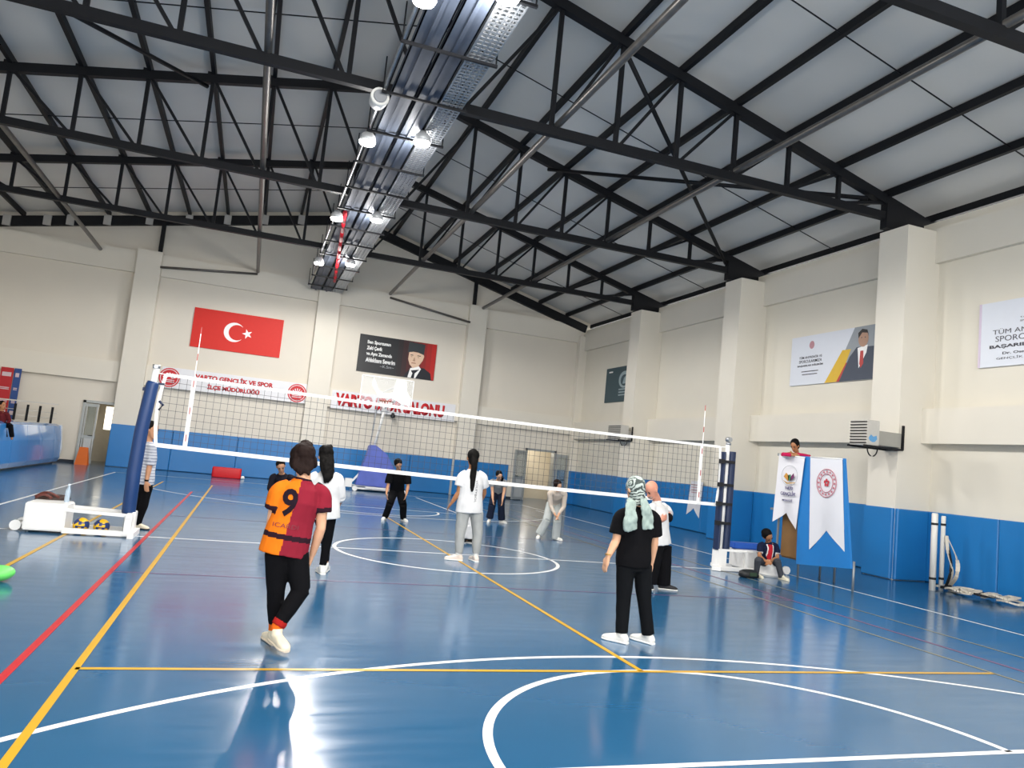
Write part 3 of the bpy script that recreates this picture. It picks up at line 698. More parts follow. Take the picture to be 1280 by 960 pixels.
# ============================================================ NET POSTS
NAVY = mat('navy_pad', '1b3a6b', .4, noise_amt=.08, scale=4); DNAVY = mat('dark_navy_pad', '1d2b4a', .45)
WMET = mat('white_enamel', 'e8e8e6', .35, noise_amt=.03)
t = thing('net_post', 'left net post wrapped in a thick navy pad on a white weighted base', 'net post', (-4.7, 0, 0))
b1 = new_bm(); tube(b1, [(-4.74, 0, .05), (-4.75, 0, .9), (-4.735, 0, 1.5), (-4.675, 0, 2.2), (-4.66, 0, 2.42)], .045, 16); obj('pole', b1, WMET, t)
b1 = new_bm(); tube(b1, [(-4.74, 0, .3), (-4.742, 0, .34), (-4.75, 0, .9), (-4.735, 0, 1.5), (-4.68, 0, 2.18), (-4.675, 0, 2.22)], [.08, .092, .094, .092, .088, .075], 20); obj('pad_sleeve', b1, NAVY, t)
b1 = new_bm(); tube(b1, [(-4.66, 0, 2.42), (-4.66, 0, 2.47)], [.05, .055], 16); tube(b1, [(-4.66, -.06, 2.44), (-4.66, .06, 2.44)], .03, 12); obj('pulley', b1, GALV, t)
b1 = new_bm(); tube(b1, [(-4.55, 0, 1.82), (-4.5, 0, 1.9), (-4.56, 0, 1.95)], .02, 8); bar(b1, (-4.6, 0, 2.2), (-4.52, 0, 2.2), .03, .03); bar(b1, (-4.8, 0, 2.1), (-4.72, 0, 2.1), .03, .05); obj('strap', b1, DNAVY, t)
b1 = new_bm()
for y in (-.2, .25):
    bar(b1, (-4.68, y, .3), (-5.5, y, .33), .045, .045); bar(b1, (-4.62, y, .05), (-5.5, y, .05), .06, .07); bar(b1, (-4.7, y, .03), (-4.7, y, .32), .09, .09, up=Y)
bar(b1, (-4.7, -.26, .3), (-4.7, .31, .3), .07, .06); bar(b1, (-4.64, -.32, .04), (-4.64, .34, .04), .08, .08); bar(b1, (-4.7, 0, 0.02), (-4.7, 0, .34), .13, .13, up=Y)
obj('base_frame', b1, WMET, t)
b1 = new_bm(); quadbox(b1, (-5.98, -.22, .03), (-5.48, .3, .4)); bmesh.ops.bevel(b1, geom=list(b1.edges), offset=.015, segments=2, affect='EDGES'); obj('counterweight_box', b1, WMET, t)
b1 = new_bm()
for y in (-.1, .22): tube(b1, [(-6.08, y-.03, .075), (-6.08, y+.03, .075)], .07, 16)
bar(b1, (-6.1, .05, .1), (-5.98, .05, .1), .3, .03); obj('wheel', b1, WMET, t)

t = thing('net_post', 'right net post with dark navy pads and black straps beside the seated boy', 'net post', (5.22, 0, 0))
b1 = new_bm(); tube(b1, [(5.17, 0, .05), (5.19, 0, 2.3)], .042, 16); obj('pole', b1, WMET, t)
b1 = new_bm(); loft(b1, [((5.28, .02, z), X*.075, Y*.1) for z in (.36, .38, 2.16, 2.18)], 20, 3); obj('pad_sleeve', b1, DNAVY, t)
b1 = new_bm(); loft(b1, [((5.09, .0, z), X*.03, Y*.09) for z in (.36, .38, 2.14, 2.16)], 16, 3); obj('pad_sleeve', b1, DNAVY, t)
for z in (1.98, 1.55, 1.2, .85):
    b1 = new_bm(); bar(b1, (5.0, -.09, z), (5.3, -.09, z), .03, .05); quadbox(b1, (4.98, -.12, z-.04), (5.06, -.05, z+.04)); obj('strap', b1, mat('black_strap', '15161a', .5), t)
b1 = new_bm(); tube(b1, [(5.2, 0, 2.3), (5.2, 0, 2.34)], .05, 16); tube(b1, [(5.2, -.05, 2.4), (5.2, .05, 2.4)], .045, 14); bar(b1, (5.2, 0, 2.32), (5.2, 0, 2.42), .03, .05, up=Y); obj('pulley', b1, GALV, t)
b1 = new_bm()
quadbox(b1, (5.08, -.1, .03), (5.26, .1, .38)); bar(b1, (4.95, -.25, .04), (5.35, .3, .04), .16, .07); bar(b1, (4.98, -.2, .04), (6.3, -.22, .04), .07, .06)
for y in (-.2, .28): bar(b1, (5.24, y*.3, .36), (5.75, y, .38), .04, .04); bar(b1, (5.2, y, .05), (6.35, y, .05), .06, .06)
bar(b1, (5.62, -.2, .05), (5.62, -.2, .38), .05, .05, up=Y)
obj('base_frame', b1, WMET, t)
b1 = new_bm(); quadbox(b1, (5.62, -.12, .05), (6.38, .34, .38)); bmesh.ops.bevel(b1, geom=list(b1.edges), offset=.015, segments=2, affect='EDGES'); obj('counterweight_box', b1, WMET, t)
b1 = new_bm()
for y in (-.22, .28): tube(b1, [(6.5, y-.03, .08), (6.5, y+.03, .08)], .075, 16)
bar(b1, (6.38, .03, .1), (6.52, .03, .1), .3, .03)
obj('wheel', b1, WMET, t)
b1 = new_bm(); quadbox(b1, (5.55, .1, .385), (6.3, .33, .5)); bmesh.ops.bevel(b1, geom=list(b1.edges), offset=.02, segments=2, affect='EDGES')
tag(obj('blue_mat', b1, mat('royal_blue_foam', '2a5cb8', .5)), 'folded blue mat lying on the white base of the right net post', 'mat')

# ============================================================ BALLS, BOTTLE, BAGS
def ball_mesh(c, r, mi_fn, cols):
    b1 = new_bm(); ellipsoid(b1, c, X*r, Y*r, Z*r, 32, 20)
    for f in b1.faces:
        d = (f.calc_center_median()-V(c)).normalized(); f.material_index = mi_fn(d)
    return b1
YEL = mat('ball_yellow', 'e7b60f', .4); BLU = mat('ball_blue', '22396f', .4)
def vb(d):
    a = math.atan2(d.z, d.x)+.5; b = math.asin(max(-1, min(1, d.y)))
    return int((math.sin(a*3+1.2*d.y) > 0) ^ (abs(d.y) > .82))
for c, lb in (((-5.32, .04, .105), 'yellow and blue volleyball inside the left post base, next to the white box'), ((-5.06, .02, .105), 'yellow and blue volleyball inside the left post base, closer to the post')):
    b1 = ball_mesh(c, .105, vb, 2); tag(obj('volleyball', b1, [YEL, BLU]), lb, 'ball', 'volleyballs in the left post base')
g = at(5, 727, 2, 0)
b1 = new_bm(); r = .12; ellipsoid(b1, (g.x-.06, g.y, r*.62+.0), X*r*1.15, Y*r, Z*r*.62+X*.02, 28, 18)
tag(obj('green_ball', b1, mat('lime_green', '6fdc6a', .45)), 'light green soft ball on the floor at the left edge', 'ball')
t = thing('water_bottle', 'clear plastic water bottle standing on the left white weight box', 'bottle', (-5.6, .1, .4))
b1 = new_bm(); bx_, by_ = -5.56, .12
tube(b1, [(bx_, by_, .402), (bx_, by_, .41), (bx_, by_, .56), (bx_+.002, by_, .6), (bx_+.003, by_, .63)], [.028, .033, .033, .018, .014], 16); obj('bottle_body', b1, mat('clear_plastic', 'c8dcec', .1, alpha=.55, spec=.8), t)
b1 = new_bm(); tube(b1, [(bx_+.003, by_, .63), (bx_+.003, by_, .655)], .016, 12); obj('cap', b1, mat('pale_cap', 'd9e6f2', .4), t)
t = thing('brown_bag', 'dark brown bag slumped on and behind the left white weight box', 'bag', (-5.8, .25, .4))
b1 = new_bm(); loft(b1, [((-5.98, .42, .0), X*.05, Y*.1), ((-5.95, .42, .08), X*.09, Y*.1), ((-5.86, .42, .3), X*.2, Y*.1), ((-5.78, .40, .43), X*.22, Y*.13), ((-5.76, .38, .47), X*.14, Y*.06)], 16); obj('bag_body', b1, mat('brown_leather', '3d2c27', .5, noise_amt=.2), t)
b1 = new_bm(); tube(b1, [(-5.98+.3*q/8, .22+.02*math.sin(q), .44+.07*math.sin(PI*q/8)) for q in range(9)], .016, 8); tube(b1, [(-5.96+.2*q/8, .18, .43+.05*math.sin(PI*q/8)) for q in range(9)], .02, 8); obj('handle', b1, mat('red_brown_leather', '5b2a22', .5), t)
g = at(293, 598, 1, 16.4)
t = thing('red_crate', 'low red foam block on the floor at the foot of the far wall', 'foam block', (-3.9, 16.6, 0))
xa_, xb_ = at(265, 590, 1, 16.5).x, at(302, 590, 1, 16.5).x
b1 = new_bm(); loft(b1, [(((xa_+xb_)/2, 16.5, z), X*(xb_-xa_)/2*s, Y*.22*s) for z, s in ((0.005, .97), (.03, 1), (.33, 1), (.36, .97))], 24, 12); obj('foam_body', b1, mat('bright_red_foam', 'c8141e', .45), t)
b1 = new_bm(); tube(b1, [(xb_+.06, 16.3, .02), (xb_+.06, 16.3, .07), (xb_+.06, 16.3, .12)], [.07, .07, .04], 10); obj('white_foot', b1, WMET, t)

# ============================================================ BASKETBALL STAND
t = thing('basketball_stand', 'portable basketball stand with violet-blue padded front standing before the far wall', 'basketball stand', (1.2, 15.8, 0))
VIO = mat('violet_blue_pad', '5262b4', .4, noise_amt=.25, scale=2.5)
yb_ = 15.3
def PX(u, v, y=yb_): return at(u, v, 1, y)
b1 = new_bm()
prof = [PX(444, 606), PX(500, 612), PX(494, 588), PX(484, 568), PX(471, 557), PX(463, 556), PX(458, 572), PX(450, 590)]
pz = [(p.x, max(.1, p.z)) for p in prof]
prism(b1, pz, (0, yb_, 0), X, Z, Y, .5); bmesh.ops.bevel(b1, geom=[e for e in b1.edges], offset=.03, segments=2, affect='EDGES'); obj('padded_front', b1, VIO, t)
b1 = new_bm(); x0, x1 = pz[0][0], pz[1][0]
quadbox(b1, (x0+.05, yb_-.05, .06), (x1-.05, yb_+1.9, .12)); bar(b1, (x0+.35, yb_-.1, .14), (x1-.1, yb_-.1, .14), .05, .06)
for xx in (x0, x1): bar(b1, (xx, yb_-.2, .12), (xx, yb_+.5, .12), .06, .06)
bar(b1, (x0-.25, yb_+.25, .12), (x0+.15, yb_+.25, .62), .06, .06); quadbox(b1, (x0-.35, yb_+.15, .1), (x0-.1, yb_+.4, .4))
obj('base_frame', b1, WMET, t)
for xx in (x0-.05, x1+.05):
    b1 = new_bm(); tube(b1, [(xx, yb_-.35, .09), (xx, yb_-.2, .09)], .09, 14); obj('wheel', b1, WMET, t)
b1 = new_bm(); pa = PX(467, 558); pm = V((pa.x+.05, yb_, 2.9))
tube(b1, [(pa.x, yb_+.25, 1.3), (pa.x+.12, yb_+.1, 2.1), (pa.x+.2, yb_-.3, 3.05)], .05, 12); tube(b1, [(pa.x+.2, yb_-.3, 3.05), (pa.x+.35, yb_-2.0, 3.35)], .05, 12)
tube(b1, [(pa.x-.1, yb_+.3, 1.3), (pa.x-.05, yb_-.2, 3.5), (pa.x+.2, yb_-2.0, 3.7)], .02, 8)
obj('mast', b1, WMET, t)
yk = yb_-2.1
TL_, BR_ = at(452, 470, 1, yk), at(514, 505, 1, yk)
xk0, xk1 = at(452, 480, 1, yk).x, at(516, 490, 1, yk).x; zk1, zk0 = at(482, 472, 1, yk).z, at(482, 507, 1, yk).z
b1 = new_bm(); quadbox(b1, (xk0, yk, zk0), (xk1, yk+.02, zk1)); obj('glass_backboard', b1, mat('backboard_glass', 'dfe6ea', .1, alpha=.18, spec=.9), t)
b1 = new_bm()
ex2 = [(xk0, zk0, xk1, zk0), (xk0, zk1, xk1, zk1), (xk0, zk0, xk0, zk1), (xk1, zk0, xk1, zk1)]
for a, b, c, d in ex2: bar(b1, (a, yk, b), (c, yk, d), .03, .03, up=Y)
obj('backboard_frame', b1, WMET, t)
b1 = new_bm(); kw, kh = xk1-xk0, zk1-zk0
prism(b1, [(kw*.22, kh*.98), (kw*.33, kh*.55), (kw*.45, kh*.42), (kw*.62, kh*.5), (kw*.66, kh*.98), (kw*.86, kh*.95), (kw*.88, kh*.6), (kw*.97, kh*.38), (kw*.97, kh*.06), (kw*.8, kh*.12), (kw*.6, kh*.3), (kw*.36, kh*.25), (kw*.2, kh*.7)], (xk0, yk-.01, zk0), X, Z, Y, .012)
obj('glare_patch', b1, mat('glare_white', 'ffffff', .15, spec=.8), t)  # reflected glare on the glass, modelled as a white shape
rx_, rz_ = (xk0+xk1)/2-.05, zk0+.12
b1 = new_bm(); tube(b1, [(rx_+.225*math.cos(2*PI*k/20), yk-.4+.225*math.sin(2*PI*k/20), rz_) for k in range(21)], .012, 6); bar(b1, (rx_, yk-.18, rz_), (rx_, yk, rz_), .12, .03); obj('rim', b1, mat('rim_brown', '8a4326', .5), t)
b1 = new_bm()
for k in range(14):
    a = 2*PI*k/14; a2 = a+2*PI/14; a3 = a-2*PI/14
    for q in (a2, a3): tube(b1, [(rx_+.22*math.cos(a), yk-.4+.22*math.sin(a), rz_), (rx_+.13*math.cos(q), yk-.4+.13*math.sin(q), rz_-.38)], .005, 4)
obj('hoop_net', b1, WT, t)

# ============================================================ GRANDSTAND on the left
STN = mat('stand_concrete', 'a9a59b', .8); PADL = mat('light_blue_pad', '3c86cc', .22, coat=.4, noise_amt=.04)
GXs = -9.3
t = thing('grandstand', 'spectator stand along the left side with a glossy blue padded front', 'grandstand', (GXs, 12, 0))
b1 = new_bm(); quadbox(b1, (XL+.02, 2, .0), (GXs-.1, 17.1, 1.18)); obj('platform', b1, STN, t)
yy = 2.2
while yy < 16.9:
    y2 = min(yy+1.55, 17.1)
    b1 = new_bm()
    prof = [(-.1, .1), (.02, .06), (.08, .2), (.05, .8), (-.02, 1.24), (-.16, 1.3), (-.2, 1.2)]
    prism(b1, prof, (GXs, yy+.01, 0), X, Z, Y, y2-yy-.02); obj('front_pad', b1, PADL, t); yy = y2
b1 = new_bm(); prism(b1, [(GXs+.06, .12), (GXs+.1, .5), (GXs, 1.28), (GXs-1.0, 1.28), (GXs-1.0, .12)], (0, 17.1, 0), X, Z, Y, .12); obj('end_pad', b1, mat('white_pad', 'd4dbe0', .25, coat=.3), t)
WR = mat('rail_metal', 'c9c7c2', .35, metal=.4)
b1 = new_bm()
for z in (1.3, 1.95): bar(b1, (GXs-3.2, 16.9, z), (GXs-.15, 16.9, z), .05, .04)
for z in (1.48, 1.66): tube(b1, [(GXs-3.2, 16.9, z), (GXs-.15, 16.9, z)], .012, 6)
obj('hand_rail', b1, WR, t)
for k in range(7):
    b1 = new_bm(); x = GXs-.3-k*.36; bar(b1, (x, 16.88, 1.3), (x, 16.88, 1.85), .07, .04, up=Y); obj('rail_post', b1, STEEL, t)
# hanging flags behind the stand
for (u0, u1, m, lb) in ((2, 18, mat('deep_red_banner', 'b3262d', .6), 'narrow red vertical banner behind the left stand'), (19, 28, mat('navy_banner', '2c4a86', .6), 'narrow blue vertical banner behind the left stand')):
    a = at(u0, 458, 1, YF-.25); b = at(u1, 458, 1, YF-.25)
    t = thing('hanging_banner', lb, 'banner', (a.x, YF-.25, 3.0))
    b1 = new_bm(); quadbox(b1, (a.x, YF-.25, 1.2), (b.x, YF-.23, 3.05)); obj('banner_sheet', b1, m, t)
    for z in (2.75, 2.35, 2.3, 1.9, 1.85, 1.45):
        b1 = new_bm(); quadbox(b1, (a.x+.05, YF-.256, z), (b.x-.05, YF-.251, z+(.14 if z in (2.75, 1.45) else .03))); obj('printed_mark', b1, mat('pale_print', 'cdb9c0', .6), t)

# ============================================================ UMPIRE STAND with pennants
t = thing('umpire_stand', 'tall blue-boarded umpire stand on thin grey legs beside the right net post', 'umpire stand', (6.6, -1, 0))
BLB = mat('bright_blue_board', '2276bd', .4, noise_amt=.04); XBd = 6.45
A0, A1 = at(1000, 570, 0, XBd), at(1055, 573, 0, XBd); B0, B1 = at(995, 705, 0, XBd), at(1063, 711, 0, XBd)
yA, yB = A0.y, A1.y
b1 = new_bm()
tp = [(-A0.y, A0.z), (-A1.y, A1.z), (-B1.y, B1.z), (-B0.y, B0.z)]
prism(b1, tp, (XBd, 0, 0), -Y, Z, X, .05); obj('blue_board', b1, BLB, t)
b1 = new_bm()
b1.free()
for xq, yq, zq in ((XBd+.07, B0.y+.02, A0.z-.02), (XBd+.07, B1.y-.0, .5), (XBd+.55, B1.y+.95, 1.18), (XBd+.55, B0.y+.0, 1.18)):
    b1 = new_bm(); tube(b1, [(xq, yq, 0), (xq, yq, zq)], .02, 10); obj('leg', b1, mat('dull_metal', '8f9499', .4, metal=.5), t)
WOOD = mat('brown_wood', '7a5a34', .45, noise_amt=.25, scale=4)
PLY0, PLY1 = B0.y+.05, at(972, 640, 0, XBd).y
b1 = new_bm(); quadbox(b1, (XBd+.1, PLY0, .3), (XBd+.5, PLY1, 1.16)); bmesh.ops.bevel(b1, geom=list(b1.edges), offset=.03, segments=2, affect='EDGES'); obj('wooden_plinth', b1, WOOD, t)
b1 = new_bm(); quadbox(b1, (XBd+.08, PLY0-.3, 1.16), (XBd+.75, PLY1+.32, 1.2)); bar(b1, (XBd+.02, PLY0, 2.2), (XBd+.02, PLY1+.1, 2.24), .05, .05); bar(b1, (XBd+.05, PLY1+.02, 0), (XBd+.05, PLY1+.02, 2.2), .03, .03, up=Y); obj('platform', b1, mat('dull_metal', '8f9499'), t)
SIL = mat('pennant_silver', 'd5d7de', .45, noise_amt=.02)
def pennant(name, label, P, xx, m, notch):
    """swallow-tailed pennant hanging in the plane x=xx; P: TL TR BR BL pixels, notch pixel"""
    Q = [at(u, v, 0, xx) for u, v in P]; nn = at(notch[0], notch[1], 0, xx)
    t = thing(name, label, 'pennant', (xx, Q[0].y, Q[0].z))
    b1 = new_bm(); nu, nv = 10, 14; g = []
    for j in range(nv+1):
        row = []
        for i in range(nu+1):
            s, q = i/nu, j/nv
            top = Q[0].lerp(Q[1], s)
            bot = Q[3].lerp(nn, s*2) if s <= .5 else nn.lerp(Q[2], s*2-1)
            p = top.lerp(bot, q); p = V((xx-.012*math.sin(s*9+q*2)*q, p.y, p.z)); row.append(p)
        g.append(row)
    f_ = [[b1.verts.new(p) for p in r] for r in g]; bk = [[b1.verts.new(p+X*.004) for p in r] for r in g]
    for j in range(nv):
        for i in range(nu):
            b1.faces.new((f_[j][i], f_[j][i+1], f_[j+1][i+1], f_[j+1][i])).smooth = True; b1.faces.new((bk[j][i], bk[j+1][i], bk[j+1][i+1], bk[j][i+1])).smooth = True
    obj('pennant_cloth', b1, m, t, recalc=False)
    b1 = new_bm(); tube(b1, [Q[0]+X*.0, Q[1]], .012, 8); obj('top_rod', b1, WMET, t)
    return t, Q, nn
xx = XBd-.012
t, Q, nn = pennant('swallowtail_pennant', 'silver white pennant with round red emblem on the blue umpire board', [(1013, 571), (1053, 574), (1055, 690), (1012, 687)], xx, SIL, (1033, 663))
c = at(1034, 604, 0, xx); fr = (V((xx, c.y, c.z)), -Y, -X); r = .235
PK = mat('pink_ink', 'b96d7a', .5); CR_ = mat('crimson_ink', 'b02a3a', .5)
b1 = new_bm()
for rr in (r, r*.66):
    tube(b1, [(xx-.018, c.y+rr*math.cos(2*PI*k/40), c.z+rr*1.05*math.sin(2*PI*k/40)) for k in range(41)], .007, 5)
obj('emblem_ring', b1, PK, t)
for k in range(16):
    a = 2*PI*k/16; shape(t, 'emblem_dot', PK, circ(r*.83*math.cos(a), r*.86*math.sin(a), .02, 8), fr, .02)
for px_, pz_ in ((-.04, .02), (.045, .02), (-.02, -.03), (.03, -.03), (0, .05)): shape(t, 'emblem_figure', CR_, circ(px_, pz_, .024, 10, ry=.03), fr, .02)
t, Q, nn = pennant('swallowtail_pennant', 'white pennant with colourful round logo hanging beside the blue board, under the leaning boy', [(974, 568), (1006, 572), (994, 662), (966, 652)], xx-.02, mat('pennant_white', 'dedee4', .5, noise_amt=.02), (983, 641))
xx2 = xx-.06
c = at(987, 596, 0, xx2); fr = (V((xx2, c.y, c.z)), -Y, -X)
b1 = new_bm(); tube(b1, [(xx2-.005, c.y+.22*math.cos(2*PI*k/40), c.z+.02+.19*math.sin(2*PI*k/40)) for k in range(41)], .004, 5); obj('emblem_ring', b1, mat('grey_ink', 'a8abb0'), t)
for poly, cc in (([(-.1, 0), (-.02, -.06), (.0, 0), (-.06, .05)], 'c08a3a'), ([(-.02, -.05), (.03, -.04), (.02, .03), (-.03, .02)], '3a7a5a'), ([(.02, -.05), (.08, 0), (.07, .05), (.02, .0)], '6a2a5a'), ([(-.12, -.04), (-.04, -.09), (.1, -.075), (.1, -.065), (-.03, -.075)], 'b5892e')):
    shape(t, 'logo_petal', mat('logo_'+cc, cc, .5), [(a*1.6, b*1.5) for a, b in poly], fr, .004)
PUR = mat('purple_ink', '55507a', .5)
lettering('lettering', 'VARTO', V((xx2, at(986, 610, 0, xx2).y, at(986, 610, 0, xx2).z)), -Y, Z, -X, .22, .06, PUR, t, .03)
lettering('lettering', 'GENÇLİK', V((xx2, at(985, 618, 0, xx2).y, at(985, 617, 0, xx2).z)), -Y, Z, -X, .42, .1, PUR, t, .02)
lettering('lettering', 'MERKEZİ', V((xx2, at(984, 625, 0, xx2).y, at(984, 625, 0, xx2).z)), -Y, Z, -X, .28, .05, PUR, t, .01)
t, Q, nn = pennant('swallowtail_pennant', 'pale pennant hanging on the blue right wall pads seen through the net', [(864, 601), (879, 603), (873, 648), (858, 643)], XR-.1, SIL, (867, 635))
for k in range(4):
    c = at(870, 606+k*3.2, 0, XR-.11); b1 = new_bm(); quadbox(b1, (XR-.118, c.y-.25, c.z-.02), (XR-.113, c.y+.25, c.z+.01)); obj('printed_line', b1, mat('faint_pink_ink', 'b99aa0', .5), t)

# ============================================================ STOOL, BAG, POSTS
sx_, sy_ = at(964, 722, 2, 0).x, -.42
bkx = at(961.5, 716, 1, -.46).x
t = thing('bucket_stool', 'upturned white bucket used as a stool by the seated boy', 'bucket', (5.9, -.5, 0))
b1 = new_bm(); tube(b1, [(bkx, -.46, .0), (bkx, -.46, .02), (bkx, -.46, .26), (bkx, -.46, .29)], [.235, .24, .195, .19], 28); obj('bucket_body', b1, mat('white_bucket', 'dcdcda', .4), t)
b1 = new_bm(); tube(b1, [(bkx, -.46, .02), (bkx, -.46, .05)], [.25, .25], 28); obj('rim', b1, mat('white_bucket', 'dcdcda'), t)
g = at(937, 722, 2, 0)
t = thing('black_bag', 'small black and dark green bag on the floor by the seated boy', 'bag', (g.x, g.y, 0))
b1 = new_bm(); loft(b1, [((g.x-.02+.0, g.y, z), X*a*.19, Y*a*.11) for z, a in ((.0, .8), (.03, 1), (.1, .95), (.13, .6), (.14, .3))], 20, 2.6); obj('bag_body', b1, mat('black_nylon', '14171a', .5, noise_amt=.2), t)
b1 = new_bm(); quadbox(b1, (g.x-.08, g.y-.113, .04), (g.x+.06, g.y-.10, .1)); obj('pocket', b1, mat('dark_green_nylon', '2c3f2c', .5), t)
# two white posts leaning in the corner, straps heaped on the floor
p1 = at(1165, 738, 2, 0); p2 = at(1176, 738, 2, 0)
CRM = mat('white_post', 'dedcd6', .4); STR = mat('cream_webbing', 'cfc8ba', .7); BKS = mat('dark_webbing', '1b1d20', .7)
for (pp, top, r, lb) in ((p1, (1163, 648), .055, 'taller white post leaning by the nearest right pillar'), (p2, (1172, 650), .04, 'thinner white post leaning behind the taller one')):
    tz = 1.42 if r > .05 else 1.38
    b1 = new_bm(); tube(b1, [(pp.x, pp.y, .0), (pp.x+.02, pp.y+.02, tz-.02), (pp.x+.02, pp.y+.02, tz)], [r, r, r*.8], 16)
    t = thing('storage_post', lb, 'post', (pp.x, pp.y, 0)); obj('pole', b1, CRM, t)
    b1 = new_bm(); tube(b1, [(pp.x, pp.y, .2), (pp.x, pp.y, .24)], r+.006, 16); tube(b1, [(pp.x+.015, pp.y+.015, 1.2), (pp.x+.015, pp.y+.015, 1.24)], r+.006, 16); obj('collar', b1, BKS, t)
def strap_run(pts, w, m, th=.012):
    b1 = new_bm()
    for a, b in zip(pts, pts[1:]): bar(b1, a, b, w, th)
    return b1
t = thing('strap_heap', 'cream and black net straps draped from the white posts and heaped on the floor', 'straps', (9.1, -1.8, 0))
q0 = V((p2.x+.05, p2.y-.05, 1.0))
def sm(pts, n=6):
    out = []
    for i in range(len(pts)-1):
        a, b, c, d = [V(pts[max(0, min(len(pts)-1, i+k))]) for k in (-1, 0, 1, 2)]
        for k in range(n):
            s = k/n; out.append(.5*((2*b)+(c-a)*s+(2*a-5*b+4*c-d)*s*s+(3*b-a-3*c+d)*s**3))
    out.append(V(pts[-1])); return out
g0 = [at(u, v, 2, 0) for u, v in ((1185, 738), (1200, 744), (1222, 748), (1245, 752), (1268, 757))]
obj('hanging_strap', strap_run(sm([q0, (q0.x+.1, q0.y-.14, .6), (q0.x+.05, q0.y-.18, .3), (g0[0].x+.02, g0[0].y, .03), (g0[1].x, g0[1].y, .03)]), .07, STR), STR, t)
obj('hanging_strap', strap_run(sm([(q0.x, q0.y, .95), (q0.x+.02, q0.y-.08, .55), (q0.x-.02, q0.y-.1, .3), (g0[0].x-.08, g0[0].y, .03)]), .05, BKS), BKS, t)
obj('hanging_strap', strap_run(sm([(q0.x-.02, q0.y, 1.02), (q0.x-.04, q0.y-.06, .7), (q0.x+.03, q0.y-.1, .35), (g0[0].x-.03, g0[0].y+.03, .03)]), .06, STR), STR, t)
random.seed(3)
for k in range(9):
    s = k/8; i = min(3, int(s*4)); a = g0[i].lerp(g0[i+1], s*4-i)
    pts = []
    for q in range(7):
        an = q/6*PI*1.7+k*1.1; rr = .15+.07*random.random()
        pts.append((a.x+rr*1.2*math.cos(an), a.y+.02+rr*.9*math.sin(an), .03+.02*(k % 4)+.045*abs(math.sin(an*1.5))))
    m = STR if k % 4 != 1 else BKS
    obj('coiled_strap', strap_run(sm(pts, 4), .075, m, .03), m, t)

c = at(491, 520, 1, YF-.3)
t = thing('wall_camera', 'small black dome camera on the beam under the red-lettered hall banner', 'camera', (c.x, YF-.2, c.z))
b1 = new_bm(); quadbox(b1, (c.x-.05, YF-.3, c.z+.05), (c.x+.05, YF-.2, c.z+.12)); obj('mount', b1, STEEL, t)
b1 = new_bm(); ellipsoid(b1, (c.x, YF-.3, c.z), X*.1, Y*.1, Z*.09, 16, 10); obj('dome', b1, mat('black_strap', '15161a'), t)

ld = bpy.data.lights.new('corridor_fill', 'POINT'); ld.energy = 45; ld.shadow_soft_size = .2; ld.color = (1, .93, .82)  # unseen fill added to brighten the corridor behind the door opening
lo = bpy.data.objects.new('corridor_fill', ld); C.objects.link(lo); lo.location = ((DX0+DX1)/2, YF+1.2, 2.35)
# ============================================================ PEOPLE
def skin(n, c): return mat('skin_'+n, c, .5, noise_amt=.04, scale=10)
SKA, SKB, SKC = skin('light', 'd9a684'), skin('medium', 'c18d6b'), skin('tan', 'a8744f')
HAIR = mat('black_hair', '0a0807', .75, spec=.15, noise_amt=.3, scale=30, bump=.4); HAIRB = mat('dark_brown_hair', '1d110e', .75, spec=.15, noise_amt=.3, scale=30, bump=.4)
LIP = mat('lips', '9c4f46', .5); EYEM = mat('eye_dark', '1a1413', .3)
def cloth(n, c, r=.9): return mat('cloth_'+n, c, r, spec=.12, noise_amt=.08, scale=14, bump=.25)
def fold(amp, sc=7, seed=0):
    o_ = V((seed*3.1, seed*1.7, seed))
    return lambda co: amp*(noise.noise(V((co.x*sc, co.y*sc, co.z*sc*.55))+o_)+.5*noise.noise(V((co.x*sc*2.3, co.y*sc*2.3, co.z*sc*1.2))+o_))
def limb(bm, pts, rad, n=14, flat=1.0, side=None):
    """lofted tapering limb through pts"""
    P = sm(pts, 5) if len(pts) > 2 else [V(pts[0]).lerp(V(pts[1]), k/5) for k in range(6)]
    m = len(P); rr = []
    for i in range(m):
        q = i/(m-1)*(len(rad)-1); k = min(int(q), len(rad)-2); rr.append(rad[k]+(rad[k+1]-rad[k])*(q-k))
    rings = []; ref = side or X
    for i, p in enumerate(P):
        d = (P[min(i+1, m-1)]-P[max(i-1, 0)]).normalized(); a = (ref-d*ref.dot(d))
        if a.length < .1: a = Y-d*Y.dot(d)
        a.normalize(); b = d.cross(a); rings.append((p, a*rr[i], b*rr[i]*flat))
    loft(bm, rings, n)
